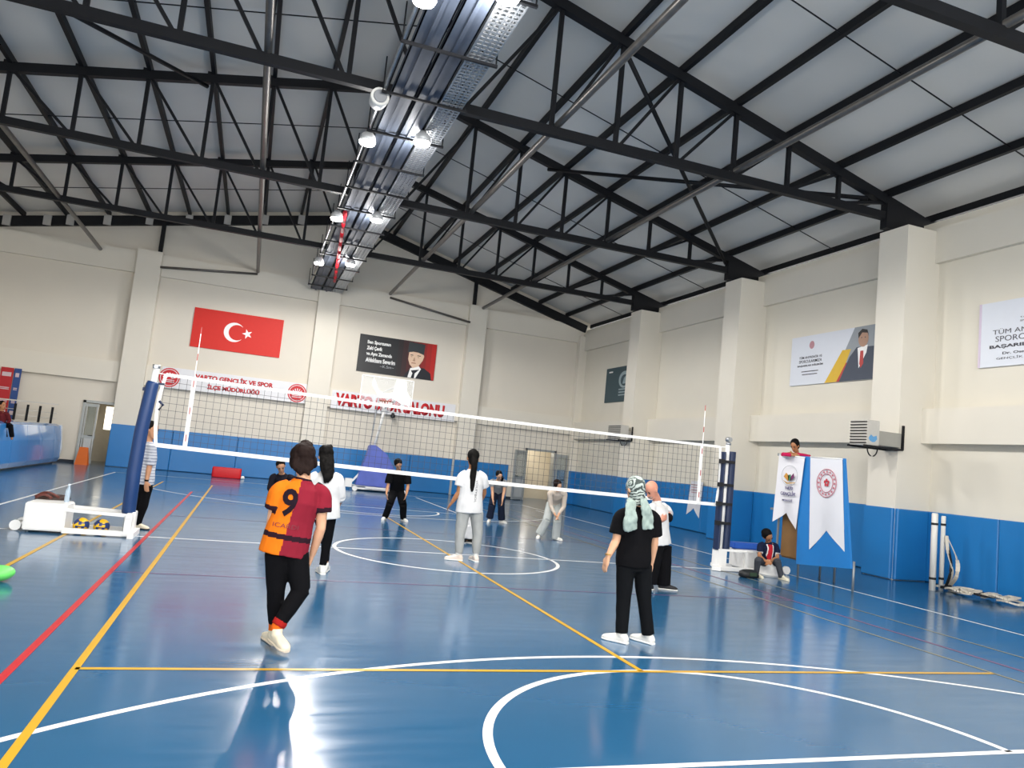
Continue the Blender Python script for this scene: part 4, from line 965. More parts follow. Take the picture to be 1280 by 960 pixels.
def hand(bm, w, h, side, s, curl=.5, pn=None):
    """palm and five fingers from wrist w along w->h; side: direction of the thumb; pn: palm normal (fingers curl that way)"""
    w, h = V(w), V(h); d = (h-w).normalized(); side = (side-d*side.dot(d)).normalized(); n = pn or d.cross(side)
    n = (n-d*n.dot(d)); n = (n-side*n.dot(side)).normalized()
    pl = .085*s
    loft(bm, [(w, side*.024*s, n*.02*s), (w+d*.03*s, side*.034*s, n*.018*s), (w+d*.06*s, side*.041*s, n*.016*s), (w+d*pl, side*.040*s, n*.013*s)], 14, 2.6)
    for k, (off, L) in enumerate(((.031, .070), (.011, .080), (-.010, .074), (-.030, .058))):
        b0 = w+d*(pl-.015*s)+side*off*s; c1 = curl*.55; L *= s
        p1 = b0+d*(.015*s+L*.42)+n*L*.10*c1; p2 = p1+(d*math.cos(c1)+n*math.sin(c1))*L*.32; p3 = p2+(d*math.cos(c1*2.2)+n*math.sin(c1*2.2))*L*.26
        tube(bm, [b0, p1, p2, p3], [.0098*s, .0092*s, .0085*s, .0068*s], 8)
    t0 = w+d*.025*s+side*.024*s; t1 = t0+(d*.6+side*.7).normalized()*.035*s+n*.006*s; t2 = t1+(d*.9+side*.3+n*.3*curl).normalized()*.032*s
    tube(bm, [t0, t1, t2], [.013*s, .0105*s, .008*s], 8)
def person(label, Y0, J, face, s=1.0, skinm=SKA, top=None, pants=None, shoes=None, hair=None, group=None, feet=None, female=True, bodyvox=.010, base=None, headup=None, hands=(.5, .5), neckw=1, hsz=1.06):
    P = {}
    for k, q in J.items():
        P[k] = at(q[0], q[1], 1, Y0+(q[2] if len(q) > 2 else 0))
    f = V((face[0], face[1], 0)).normalized(); r = V((f.y, -f.x, 0))       # r: the person's right
    base = base or V(((P['aa'].x+P['ab'].x)/2, Y0, 0))
    t = thing('person', label, 'person', base, group)
    hd, nk, pel = P['head'], P['neck'], P['pel']
    w = (P['sb']-P['sa']); w = V((w.x, w.y, w.z*.6)).normalized()
    up = (nk-pel).normalized(); dp = w.cross(up).normalized(); w2 = up.cross(dp).normalized()
    sw = (P['sb']-P['sa']).length/2
    bm = new_bm(); fm = .93 if female else 1.0
    hw = max(.13*s, (P['hb']-P['ha_']).length/2+.07*s) if 'ha_' in P else .16*s
    mid = pel.lerp(nk, .5)
    loft(bm, [(pel-up*.09*s, w2*.11*s, dp*.09*s), (pel, w2*.15*s, dp*.105*s), (pel.lerp(nk, .28), w2*.118*s, dp*.085*s), (pel.lerp(nk, .62), w2*.14*s*fm, dp*.105*s), (pel.lerp(nk, .85), w2*.155*s*fm, dp*.085*s), (nk-up*.02*s, w2*.08*s, dp*.06*s), (nk+up*.02*s, w2*.05*s, dp*.05*s)], 20)
    hu = headup or (hd-nk).normalized(); hf = (f-hu*f.dot(hu)).normalized()
    if len(face) > 2: hf = (hf+Z*face[2]).normalized(); hu = (hu-hf*hu.dot(hf)).normalized()
    hr = hf.cross(hu).normalized()
    limb(bm, [nk-up*.03*s, nk+up*.03*s, hd-hu*.03*s], [.056*s*neckw, .050*s*neckw, .052*s*neckw])
    s0 = s; s = s*hsz
    ellipsoid(bm, hd+hu*.02*s-hf*.008*s, hr*.074*s, hf*.092*s, hu*.098*s, 24, 16)
    loft(bm, [(hd-hu*.112*s+hf*.055*s, hr*.020*s, hf*.022*s), (hd-hu*.095*s+hf*.04*s, hr*.042*s, hf*.042*s), (hd-hu*.055*s+hf*.025*s, hr*.058*s, hf*.058*s), (hd-hu*.01*s+hf*.015*s, hr*.064*s, hf*.068*s)], 18)
    loft(bm, [(hd-hu*.035*s+hf*.098*s, hr*.014*s, hf*.016*s), (hd-hu*.022*s+hf*.094*s, hr*.012*s, hf*.014*s), (hd+hu*.015*s+hf*.08*s, hr*.008*s, hf*.01*s)], 10)
    for q in (-1, 1): ellipsoid(bm, hd-hf*.005*s+hr*q*.076*s-hu*.005*s, hr*.010*s, hf*.018*s, hu*.030*s, 10, 8)
    s = s0
    for side, o_ in (('a', -1), ('b', 1)):
        S, E, W, H = P['s'+side], P['e'+side], P['w'+side], P['h'+side]
        limb(bm, [S.lerp(nk, .35), S, S.lerp(E, .5), E], [.055*s, .056*s, .047*s, .038*s]); limb(bm, [E-(W-E)*.03, E.lerp(W, .3), W], [.039*s, .040*s, .025*s])
        th = f if abs((H-W).normalized().dot(f)) < .7 else Z
        hand(bm, W, H, th, s, hands[0 if side == 'a' else 1], pn=(P['pel']-W))
    for side in 'ab':
        Hp, K, A = P['h'+side+'_'] if 'h'+side+'_' in P else pel+w2*(-.085 if side == 'a' else .085)*s-up*.05*s, P['k'+side], P['a'+side]
        limb(bm, [Hp, Hp.lerp(K, .5), K], [.078*s, .064*s, .044*s]); limb(bm, [K-(A-K)*.04, K.lerp(A, .35), A], [.044*s, .045*s, .032*s])
        ellipsoid(bm, A-Z*.03*s, X*.035*s, Y*.035*s, Z*.04*s, 10, 8)
    obj('body', remesh(bm, bodyvox, 1), skinm, t)
    # face
    s = s0*hsz
    for q in (-1, 1):
        b1 = new_bm(); ellipsoid(b1, hd+hu*.012*s+hf*.081*s+hr*q*.032*s, hr*.013*s, hf*.006*s, hu*.007*s, 10, 6); obj('eye', b1, EYEM, t)
        b1 = new_bm(); ellipsoid(b1, hd+hu*.032*s+hf*.083*s+hr*q*.032*s, hr*.018*s, hf*.006*s, hu*.004*s, 10, 6); obj('eyebrow', b1, EYEM, t)
    b1 = new_bm(); ellipsoid(b1, hd-hu*.063*s+hf*.085*s, hr*.022*s, hf*.008*s, hu*.008*s, 10, 6); obj('mouth', b1, LIP, t)
    s = s0
    # trousers
    if pants:
        b1 = new_bm(); pr = pants.get('prof', [.098, .085, .07, .062]); pm = pants['m']; end = pants.get('end', .97)
        loft(b1, [(pel-up*.10*s, w2*.12*s, dp*.105*s), (pel-up*.03*s, w2*.165*s*pants.get('hip', 1), dp*.12*s*pants.get('hip', 1)), (pel+up*.06*s, w2*.15*s, dp*.11*s), (pel+up*.10*s, w2*.14*s, dp*.10*s)], 20)
        for side in 'ab':
            Hp, K, A = P['h'+side+'_'] if 'h'+side+'_' in P else pel+w2*(-.085 if side == 'a' else .085)*s-up*.05*s, P['k'+side], P['a'+side]
            e = K.lerp(A, end)
            limb(b1, [Hp, Hp.lerp(K, .5), K], [pr[0]*s, (pr[0]+pr[1])/2*s, pr[1]*s]); limb(b1, [K-(A-K)*.06, K.lerp(e, .5), e], [pr[1]*s, pr[2]*s, pr[3]*s])
        obj('trousers', remesh(b1, .011, 2, fold(pants.get('fold', .006), 9, len(label))), pm, t)
    # shoes
    if shoes:
        for side in 'ab':
            A = P['a'+side]; d = V((feet[side][0], feet[side][1], 0)).normalized(); n = V((-d.y, d.x, 0))
            lift = feet[side][2] if len(feet[side]) > 2 else 0; tilt = feet[side][3] if len(feet[side]) > 3 else 0
            d3 = (d-Z*tilt).normalized(); uz_ = n.cross(d3)*-1 if n.cross(d3).z < 0 else n.cross(d3)
            o_ = V((A.x, A.y, .002+lift)); L = .27*s
            b1 = new_bm(); c0 = o_-d3*.07*s
            prof = [(0, .028, .02, .05), (.02, .036, .0, .085), (.08, .036, .0, .10), (.13, .037, .0, .08), (.19, .045, .0, .062), (.24, .040, .0, .05), (.268, .02, .008, .035)]
            rows = []
            for xx_, hw_, z0, z1 in prof: rows.append((c0+d3*xx_*s+uz_*(z0+z1)/2*s, n*hw_*s, uz_*(z1-z0)/2*s))
            loft(b1, rows, 16, 3.0)
            limb(b1, [c0+d3*.07*s+uz_*.06*s, c0+d3*.068*s+uz_*.115*s], [.045*s, .042*s])
            sh = obj('shoe', remesh(b1, .009, 2), shoes['m'], t)
            b1 = new_bm(); loft(b1, [(c0+d3*xx_*s+uz_*.008*s, n*(hw_+.003)*s, uz_*.011*s) for xx_, hw_, z0, z1 in prof], 14, 3.5); obj('sole', b1, shoes.get('sole', shoes['m']), sh)
            if 'sock' in shoes:
                b1 = new_bm(); K = P['k'+side]; limb(b1, [c0+d3*.068*s+uz_*.09*s, A, A.lerp(K, .16)], [.042*s, .044*s, .048*s]); obj('sock', remesh(b1, .009, 1), shoes['sock'], t)
    shirt = None
    # top
    if top:
        b1 = new_bm(); hm = top.get('hem', .10); L = top.get('loose', 1.15); sl = top.get('sleeve', .55); low = top.get('low', 1.0)
        rings = [(pel-up*hm*s, w2*.165*s*low, dp*.125*s*low), (pel+up*.02*s, w2*.158*s*L*.97, dp*.118*s*L), (pel.lerp(nk, .3), w2*.142*s*L, dp*.11*s*L), (pel.lerp(nk, .62), w2*.155*s*L*fm, dp*.118*s*L), (pel.lerp(nk, .85), w2*max(.15*s, sw*.86), dp*.095*s*L), (nk-up*.03*s, w2*.095*s, dp*.07*s), (nk+up*.012*s, w2*.062*s, dp*.06*s)]
        loft(b1, rings, 22)
        for side in 'ab':
            S, E, W = P['s'+side], P['e'+side], P['w'+side]
            sr = top.get('sr', .068)
            if sl <= 1: limb(b1, [S.lerp(nk, .45), S, S.lerp(E, sl*.6), S.lerp(E, sl)], [.06*s, .066*s, sr*s, sr*s*1.02])
            else:
                e = E.lerp(W, sl-1)
                limb(b1, [S.lerp(nk, .4), S, S.lerp(E, .5), E], [.06*s, .064*s, sr*.9*s, sr*.78*s]); limb(b1, [E-(W-E)*.05, E.lerp(e, .5), e], [sr*.78*s, sr*.7*s, sr*.56*s])
        me = remesh(b1, top.get('vox', .011), 2, fold(top.get('fold', .007), 7, len(label)+2))
        mats = top['m'] if isinstance(top['m'], list) else [top['m']]
        if 'paint' in top:
            for p in me.polygons: p.material_index = top['paint'](p.center, P, up)
        tree = bvh(me)
        so = obj(top.get('name', 'shirt'), me, mats, t)
        shirt = (so, tree)
    # hair
    if hair:
        s = s0*hsz
        b1 = new_bm(); hs = hair.get('size', 1.0)
        c = hd+hu*.04*s-hf*.03*s
        ellipsoid(b1, c, hr*.084*s*hs, hf*.09*s*hs, hu*.092*s*hs, 24, 16)
        ellipsoid(b1, hd-hu*.03*s-hf*.045*s, hr*.072*s*hs, hf*.06*s*hs, hu*.07*s*hs, 20, 12)
        if 'extra' in hair: hair['extra'](b1, hd, hu, hf, hr, s, P)
        obj(hair.get('name', 'hair'), remesh(b1, .009, 1, fold(hair.get('fold', .006), 22, 3)), hair['m'], t)
    return t, P, dict(f=f, r=r, up=up, w=w2, dp=dp, hu=hu, hf=hf, hr=hr, hd=hd, s=s, shirt=shirt)

WHT, BLK, GRY, DRK = cloth('white', 'd4d4d4'), cloth('black', '0c0c0f'), cloth('grey', 'a3a5a3'), cloth('dark_blue', '1b2233')
SHW = mat('white_shoe', 'e4e2dc', .5, noise_amt=.04); SHC = mat('cream_shoe', 'e2d6bd', .55); SHB = mat('black_shoe', '1a1a1c', .5)

# 1 --- striker in the orange and maroon jersey, seen from behind
OR, MA, DM = cloth('orange', 'dd7218'), cloth('maroon', '822030'), cloth('dark_trim', '2a1620')
def jersey(c, P, up):
    a, b = at(377, 598, 1, -5.85), at(347, 693, 1, -5.85); q = (c.z-b.z)/(a.z-b.z); x = b.x+(a.x-b.x)*q
    for s_, e_ in (('sa', 'ea'), ('sb', 'eb')):
        S, E = P[s_], P[e_]; d = (E-S); tt = (c-S).dot(d)/d.length_squared; off = (c-S-d*tt).length
        if .38 < tt < .6 and off < .09 and c.z > E.z-.1 and (c.x < P['sa'].x+.035 if s_ == 'sa' else c.x > P['sb'].x-.035): return 2
    h = (c-P['pel']).dot(up)
    if -.012 < h-.005 < .028: return 2
    if (c-P['neck']).dot(up) > -.006: return 2
    return 0 if c.x < x else 1
def bun(b1, hd, hu, hf, hr, s, P):
    ellipsoid(b1, hd+hu*.12*s-hf*.03*s+hr*.025*s, hr*.042*s, hf*.04*s, hu*.045*s, 14, 10)
    for k in range(7): ellipsoid(b1, hd-hf*.08*s+hr*(-.06+.02*k)*s-hu*(.06+.02*(k % 3))*s, hr*.02*s, hf*.02*s, hu*.045*s, 8, 6)
    for q in (-1, 1): ellipsoid(b1, hd+hr*q*.082*s-hu*.01*s, hr*.02*s, hf*.04*s, hu*.05*s, 10, 8)
t, P, I = person('girl seen from behind in an orange and maroon number 9 jersey and black leggings', -5.85,
    dict(head=(379, 577, .06), neck=(379, 599, .0), sa=(348, 614, -.02), sb=(403, 618, 0), ea=(339, 656, .02), eb=(401, 660, 0), wa=(336, 686, .18), wb=(390, 694, .08), ha=(338, 702, .24), hb=(386, 707, .12),
         pel=(359, 672, 0), ha_=(347, 690, 0), hb_=(370, 692, 0), ka=(345, 736, .03), kb=(376, 738, -.02), aa=(343, 782, .12), ab=(346, 784, -.06)),
    (.05, 1), 1.0, SKA, top=dict(m=[OR, MA, DM], paint=jersey, hem=.13, loose=1.2, low=1.14, sleeve=.52, sr=.078, vox=.008, fold=.007, name='jersey'),
    pants=dict(m=BLK, prof=[.100, .072, .064, .046], end=.93, fold=.002, hip=.9), shoes=dict(m=SHC, sole=mat('pale_sole', 'd8c9b4', .6), sock=cloth('orange_sock', 'd8641c')),
    hair=dict(m=HAIRB, size=1.06, extra=bun, fold=.012), feet=dict(a=(-.25, .9), b=(.35, -.75, .05, .12)), bodyvox=.008)
so, tree = I['shirt']
ey = (at(372, 604, 1, -5.85)-at(364, 640, 1, -5.85)).normalized(); en = -Y; ex = ey.cross(en).normalized()*-1
ex = X-ey*X.dot(ey); ex.normalize()
INK = cloth('number_ink', '20151f')
lettering('number', '9', at(361.5, 628, 1, -5.95), ex, ey, en, .115, .215, INK, so, .03, .006, surface=tree, sub=2)
lettering('lettering', 'ICARDI', at(357, 657, 1, -5.95), ex, ey, en, .19, .032, mat('faint_maroon_ink', '6b2430', .6), so, .0, .006, surface=tree, sub=1)
for side in 'b':
    b1 = new_bm(); A, K = P['ab'], P['kb']; limb(b1, [A.lerp(K, .04), A.lerp(K, .2)], [.051, .053]); limb(b1, [A.lerp(K, .06), A.lerp(K, .17)], [.055, .056]); obj('sock_band', remesh(b1, .008, 1, fold(.006, 30)), cloth('sock_red', '9c1f1c'), t)

# 2 --- girl in the long white shirt
def longhair(b1, hd, hu, hf, hr, s, P):
    ellipsoid(b1, hd+hu*.11*s-hf*.02*s+hr*.05*s, hr*.035*s, hf*.04*s, hu*.04*s, 12, 8)
    limb(b1, [hd-hf*.06*s, hd-hf*.10*s-hu*.14*s, hd-hf*.11*s-hu*.27*s, hd-hf*.10*s-hu*.34*s-hr*.03*s], [.085*s, .085*s, .06*s, .012*s], flat=.6)
t, P, I = person('girl seen from behind in a long white shirt and black leggings, long black hair', -2.45,
    dict(head=(407, 571, .05), neck=(407, 589), sa=(391, 598), sb=(423, 599), ea=(392, 621, .06), eb=(426, 622, .05), wa=(396, 634, .26), wb=(421, 636, .25), ha=(400, 632, .34), hb=(417, 634, .33),
         pel=(406, 638), ha_=(400, 644), hb_=(412, 645), ka=(407, 678, .22), kb=(409, 678, 0), aa=(407, 704, .16), ab=(403, 709, 0)),
    (-.1, 1), 1.0, SKB, top=dict(m=WHT, hem=.10, loose=1.22, low=1.15, sleeve=1.25, sr=.078, name='shirt'), pants=dict(m=BLK, prof=[.088, .058, .054, .042], end=.93, fold=.002),
    shoes=dict(m=SHW), hair=dict(m=HAIR, size=1.05, extra=longhair, fold=.01), feet=dict(a=(.25, 1), b=(-.15, 1)))

# 3 --- crouching player behind the jersey
t, P, I = person('crouching player in dark clothes half hidden behind the number 9 jersey', 3.0,
    dict(head=(351, 583, -.12), neck=(352, 592, 0), sa=(341, 597), sb=(365, 598), ea=(337, 610, -.05), eb=(369, 611, -.05), wa=(341, 620, -.18), wb=(365, 621, -.18), ha=(343, 626, -.2), hb=(363, 627, -.2),
         pel=(353, 621, .28), ha_=(348, 623, .25), hb_=(358, 623, .25), ka=(342, 641, -.08), kb=(364, 642, -.08), aa=(343, 660, .1), ab=(363, 661, .1)),
    (0, -1), .96, SKB, top=dict(m=cloth('charcoal', '1c1a22'), hem=.05, sleeve=1.6, loose=1.1), pants=dict(m=BLK, prof=[.095, .08, .07, .065]), shoes=dict(m=SHW), hair=dict(m=HAIR, size=1.02),
    feet=dict(a=(-.2, -1), b=(.2, -1)), bodyvox=.011)

# 4 --- girl in black across the net
t, P, I = person('crouching girl all in black facing the viewer in front of the basketball stand', 4.95,
    dict(head=(498, 581, -.14), neck=(498, 588, -.02), sa=(487.5, 592.5), sb=(509.5, 593.5), ea=(485, 607, -.03), eb=(510, 608, -.03), wa=(483, 617, -.16), wb=(508, 618, -.16), ha=(484, 623, -.2), hb=(506, 624, -.2),
         pel=(496, 613, .28), ha_=(491.5, 616, .22), hb_=(500.5, 616, .22), ka=(487, 631, -.06), kb=(504, 632, -.06), aa=(481, 647, .08), ab=(504, 649, .08)),
    (.0, -1), .96, SKB, top=dict(m=BLK, hem=.05, sleeve=.8, loose=1.2, sr=.085), pants=dict(m=BLK, prof=[.105, .088, .08, .072], end=.95), shoes=dict(m=SHW),
    hair=dict(m=HAIR, size=1.08), feet=dict(a=(-.45, -1), b=(.35, -1)), bodyvox=.011)

# 5 --- tall girl with the ponytail
def pony(b1, hd, hu, hf, hr, s, P):
    limb(b1, [hd+hu*.03*s-hf*.09*s, hd-hf*.14*s-hu*.08*s, hd-hf*.12*s-hu*.25*s, hd-hf*.115*s-hu*.42*s, hd-hf*.11*s-hu*.47*s], [.035*s, .045*s, .045*s, .028*s, .01*s], flat=.6)
t, P, I = person('tall girl seen from behind in white t-shirt and grey trousers, long dark ponytail', -.7,
    dict(head=(591, 573, .02), neck=(590, 587), sa=(577.5, 595), sb=(603, 596), ea=(573.5, 616, .0), eb=(605, 616, .12), wa=(565, 628, .06), wb=(600, 628, .28), ha=(561, 633, .12), hb=(596, 627, .34),
         pel=(587, 632), ha_=(579.5, 640), hb_=(595.5, 640), ka=(575, 668, 0), kb=(597, 668, 0), aa=(573, 694, 0), ab=(594.5, 695, 0)),
    (.1, 1), 1.06, SKC, top=dict(m=WHT, hem=.10, loose=1.28, low=1.22, sleeve=.6, sr=.085, name='t_shirt'), pants=dict(m=GRY, prof=[.100, .074, .070, .052], end=.90, fold=.010),
    shoes=dict(m=mat('pinkish_shoe', 'ddcfc4', .55), sole=SHW, sock=cloth('white_sock', 'd8d8d5')), hair=dict(m=HAIR, size=1.0, extra=pony), feet=dict(a=(-.95, .25), b=(-.1, 1)), bodyvox=.009)
so, tree = I['shirt']
lettering('printed_text', 'VOLEYBOL', at(594, 614, 1, -.8), -Z, X, -Y, .34, .035, mat('grey_print', '6b6b70', .6), so, 0, .005, surface=tree, sub=1)

# 6 --- player hidden behind her
t, P, I = person('player in a long white outfit and black shoes hidden behind the tall ponytail girl', 1.7,
    dict(head=(591, 590, .02), neck=(589, 600), sa=(579, 605), sb=(598, 606), ea=(579, 620, -.05), eb=(598, 621, -.05), wa=(582, 629, -.22), wb=(596, 630, -.22), ha=(585, 632, -.27), hb=(593, 633, -.27),
         pel=(587, 632), ha_=(583, 637), hb_=(591, 637), ka=(582.5, 656, -.05), kb=(588, 656, -.05), aa=(581.5, 673, 0), ab=(586, 674, 0)),
    (.2, -1), .92, SKB, top=dict(m=WHT, hem=.12, sleeve=1.8), pants=dict(m=WHT, prof=[.12, .12, .12, .12], end=.88), shoes=dict(m=SHB, sole=SHW), hair=dict(m=HAIR), feet=dict(a=(-.5, -1), b=(.6, -.7)), bodyvox=.012)

# 7 --- girl leaning forward in a grey top
def sidehair(b1, hd, hu, hf, hr, s, P):
    limb(b1, [hd-hf*.03*s+hr*.0*s-hu*.02*s, hd-hr*.08*s-hu*.1*s+hf*.02*s, hd-hr*.075*s-hu*.26*s+hf*.06*s], [.05*s, .045*s, .02*s])
t, P, I = person('girl leaning forward in a grey t-shirt and wide dark trousers near the open door', 6.3,
    dict(head=(624, 594.5, -.24), neck=(623, 600, -.1), sa=(614.5, 602, -.1), sb=(631.5, 603, -.1), ea=(615.5, 614, -.1), eb=(630, 615, -.1), wa=(616, 624, -.16), wb=(628, 625, -.16), ha=(616.5, 629, -.17), hb=(627.5, 630, -.17),
         pel=(622, 614, .22), ha_=(618, 617, .2), hb_=(626, 617, .2), ka=(615, 632, .02), kb=(626.5, 633, .02), aa=(612, 648, .08), ab=(627, 650, .08)),
    (.05, -1), .95, SKA, top=dict(m=cloth('mid_grey', '8b8d8f'), hem=-.02, sleeve=.5, loose=1.05), pants=dict(m=DRK, prof=[.10, .095, .095, .10], end=.97, fold=.006), shoes=dict(m=SHW), hair=dict(m=HAIR, size=1.0, extra=sidehair),
    feet=dict(a=(-.5, -1), b=(.5, -1)), bodyvox=.012)

# 8 --- girl in beige leaning with joined hands
t, P, I = person('girl leaning forward with joined hands in a beige sweater and pale grey wide trousers', 3.2,
    dict(head=(697.5, 607, -.32), neck=(697, 613, -.18), sa=(687.5, 617, -.15), sb=(706, 618, -.15), ea=(688.5, 632, -.12), eb=(705, 633, -.14), wa=(693.5, 643, -.24), wb=(698, 643.5, -.27), ha=(696.5, 648, -.28), hb=(696, 648.5, -.31),
         pel=(693, 628, .25), ha_=(688.5, 630, .22), hb_=(698, 631, .2), ka=(683, 651, .02), kb=(696.5, 652, -.08), aa=(674, 668, .1), ab=(694.5, 673, 0)),
    (.02, -1), .96, SKA, top=dict(m=cloth('beige', 'c9bcae'), hem=.03, sleeve=1.85, loose=1.08, sr=.062), pants=dict(m=cloth('pale_grey', 'b0b5b3'), prof=[.105, .092, .092, .098], end=.98, fold=.007), shoes=dict(m=SHW),
    hair=dict(m=HAIRB, size=1.04), feet=dict(a=(-.6, -1), b=(.5, -1)), bodyvox=.010)

# 9 --- bald man with crossed arms
t, P, I = person('bald man with crossed arms in white t-shirt and black trousers beside the scarfed player', -2.5,
    dict(head=(814.5, 612, -.05), neck=(821, 627, .03), sa=(813, 638, -.12), sb=(833, 637, .14), ea=(814, 655, -.2), eb=(836, 647, .0), wa=(826, 650, -.2), wb=(818, 653, -.26), ha=(832, 647, -.16), hb=(812, 652, -.3),
         pel=(824, 676), ha_=(819, 682, -.05), hb_=(829, 682, .05), ka=(815, 706, -.06), kb=(829, 707, .05), aa=(811, 731, -.05), ab=(829, 733, .05)),
    (-.9, -.35), 1.04, skin('pink', 'cf9078'), top=dict(m=WHT, hem=.05, loose=1.25, low=1.2, sleeve=.6, sr=.08, name='t_shirt'), pants=dict(m=BLK, prof=[.12, .11, .105, .10], end=.93, hip=1.08),
    shoes=dict(m=SHB, sole=SHW), feet=dict(a=(-1, -.1), b=(.95, -.35)), female=False, neckw=1.15, bodyvox=.009)
b1 = new_bm(); E_ = P['eb']; ellipsoid(b1, E_-Y*.03-X*.03, X*.075, Y*.06, Z*.07, 14, 10); obj('elbow_pad', b1, cloth('black_pad', '0f0f12'), t)
b1 = new_bm(); hd, hu, hf, hr = I['hd'], I['hu'], I['hf'], I['hr']; ellipsoid(b1, hd+hf*.07-hu*.075, hr*.045, hf*.035, hu*.03, 14, 8); obj('stubble', b1, mat('grey_beard', '9c8279', .8), t)

# 10 --- player with the patterned headscarf
def scarf_mat():
    m = mat('patterned_scarf', 'b8c4bf', .8); nt = m.node_tree; b = nt.nodes['Principled BSDF']
    tc = nt.nodes.new('ShaderNodeTexCoord'); wv = nt.nodes.new('ShaderNodeTexWave'); wv.wave_type = 'RINGS'
    wv.inputs['Scale'].default_value = 12; wv.inputs['Distortion'].default_value = 5; wv.inputs['Detail Scale'].default_value = 2
    mp = nt.nodes.new('ShaderNodeMapping'); mp.inputs['Location'].default_value = (0, 0, -1.5)
    nt.links.new(tc.outputs['Object'], mp.inputs['Vector']); nt.links.new(mp.outputs['Vector'], wv.inputs['Vector'])
    r = nt.nodes.new('ShaderNodeValToRGB'); r.color_ramp.elements[0].position = .35; r.color_ramp.elements[1].position = .5
    r.color_ramp.elements[0].color = srgb('3f4846')+(1,); r.color_ramp.elements[1].color = srgb('a9b5b0')+(1,)
    nt.links.new(wv.outputs['Fac'], r.inputs['Fac']); nt.links.new(r.outputs['Color'], b.inputs['Base Color']); return m
SCF = scarf_mat(); SCT = mat('cloth_scarf_green', '93a39d', .9, spec=.12, noise_amt=.35, scale=18, bump=.5)
t, P, I = person('player seen from behind all in black with a patterned grey-green headscarf and white trainers', -5.5,
    dict(head=(794, 612, .04), neck=(796, 634, 0), sa=(776, 646, 0), sb=(817, 648, 0), ea=(770, 676, 0), eb=(818, 678, .02), wa=(760, 696, .0), wb=(814, 704, .08), ha=(756.5, 707, .02), hb=(811, 715, .12),
         pel=(792, 700), ha_=(782, 706), hb_=(803, 707), ka=(780, 746, .02), kb=(805, 747, 0), aa=(777, 793, 0), ab=(810, 794, 0)),
    (-.2, 1), 1.0, SKA, top=dict(m=BLK, hem=.06, loose=1.2, low=1.08, sleeve=.72, sr=.082, vox=.009, name='t_shirt'), pants=dict(m=cloth('black_trouser', '0e1013'), prof=[.096, .072, .064, .062], end=.97, fold=.006, hip=.94),
    shoes=dict(m=SHW, sole=mat('white_sole', 'f0eee8', .5)), feet=dict(a=(-.6, .78), b=(-.42, .9)), bodyvox=.008)
hd, hu, hf, hr = I['hd'], I['hu'], I['hf'], I['hr']
b1 = new_bm(); ellipsoid(b1, hd+hu*.03-hf*.015, hr*.092, hf*.102, hu*.104, 24, 16); ellipsoid(b1, hd-hu*.06-hf*.03, hr*.078, hf*.075, hu*.07, 20, 12); limb(b1, [hd-hu*.07-hf*.01, P['neck']+Z*.01], [.075, .085])
obj('headscarf', remesh(b1, .008, 1, fold(.005, 25)), SCF, t)
bk = -Y
for pts, nm in (([(790, 624, -.10), (789, 634, -.16), (788, 650, -.18), (789, 663, -.17)], .056), ([(804, 622, -.09), (807, 634, -.15), (810, 648, -.16), (810, 661, -.15)], .05)):
    pp = [at(u, v, 1, -5.5+d) for u, v, d in pts]
    b1 = new_bm(); limb(b1, pp, [nm*.8, nm*1.1, nm*1.25, nm*1.2], flat=.28, side=X); me = remesh(b1, .008, 1, fold(.02, 18, 4))
    obj('scarf_tail', me, SCT, t)
b1 = new_bm(); limb(b1, [P['wa']+Z*.03, P['wa']+Z*.018], [.032, .032]); obj('bracelet', b1, mat('gold_bracelet', 'b08a4a', .3, metal=.8), t)

# 11 --- referee behind the left net post
STRP = cloth('pale_check', 'c9ccd4')
def stripes(c, P, up): return int((c.z*22) % 1 > .7)
t, P, I = person('person in a pale checked shirt and black trousers standing behind the left net post', .85,
    dict(head=(190, 538, 0), neck=(186, 553), sa=(176, 560, .15), sb=(190, 561, -.1), ea=(174, 584, .2), eb=(187, 582, -.14), wa=(178, 602, .1), wb=(183, 602, -.2), ha=(180, 609, .05), hb=(183, 609, -.22),
         pel=(180, 602), ha_=(177, 608, .08), hb_=(183, 608, -.05), ka=(174, 632, .1), kb=(178, 633, -.05), aa=(167, 655, .15), ab=(171, 656, 0)),
    (.75, -.5), 1.03, SKB, top=dict(m=[STRP, cloth('grey_stripe', '8d93a5')], paint=stripes, hem=.04, loose=1.1, sleeve=1.0, sr=.066), pants=dict(m=BLK, prof=[.095, .075, .065, .058]), shoes=dict(m=SHC, sole=SHB),
    hair=dict(m=HAIR, size=1.03), feet=dict(a=(.5, -.6), b=(.8, -.4)), female=False, bodyvox=.009)
b1 = new_bm(); limb(b1, [P['wb']+Z*.03, P['wb']+Z*.005], [.031, .031]); obj('wristband', b1, BLK, t)

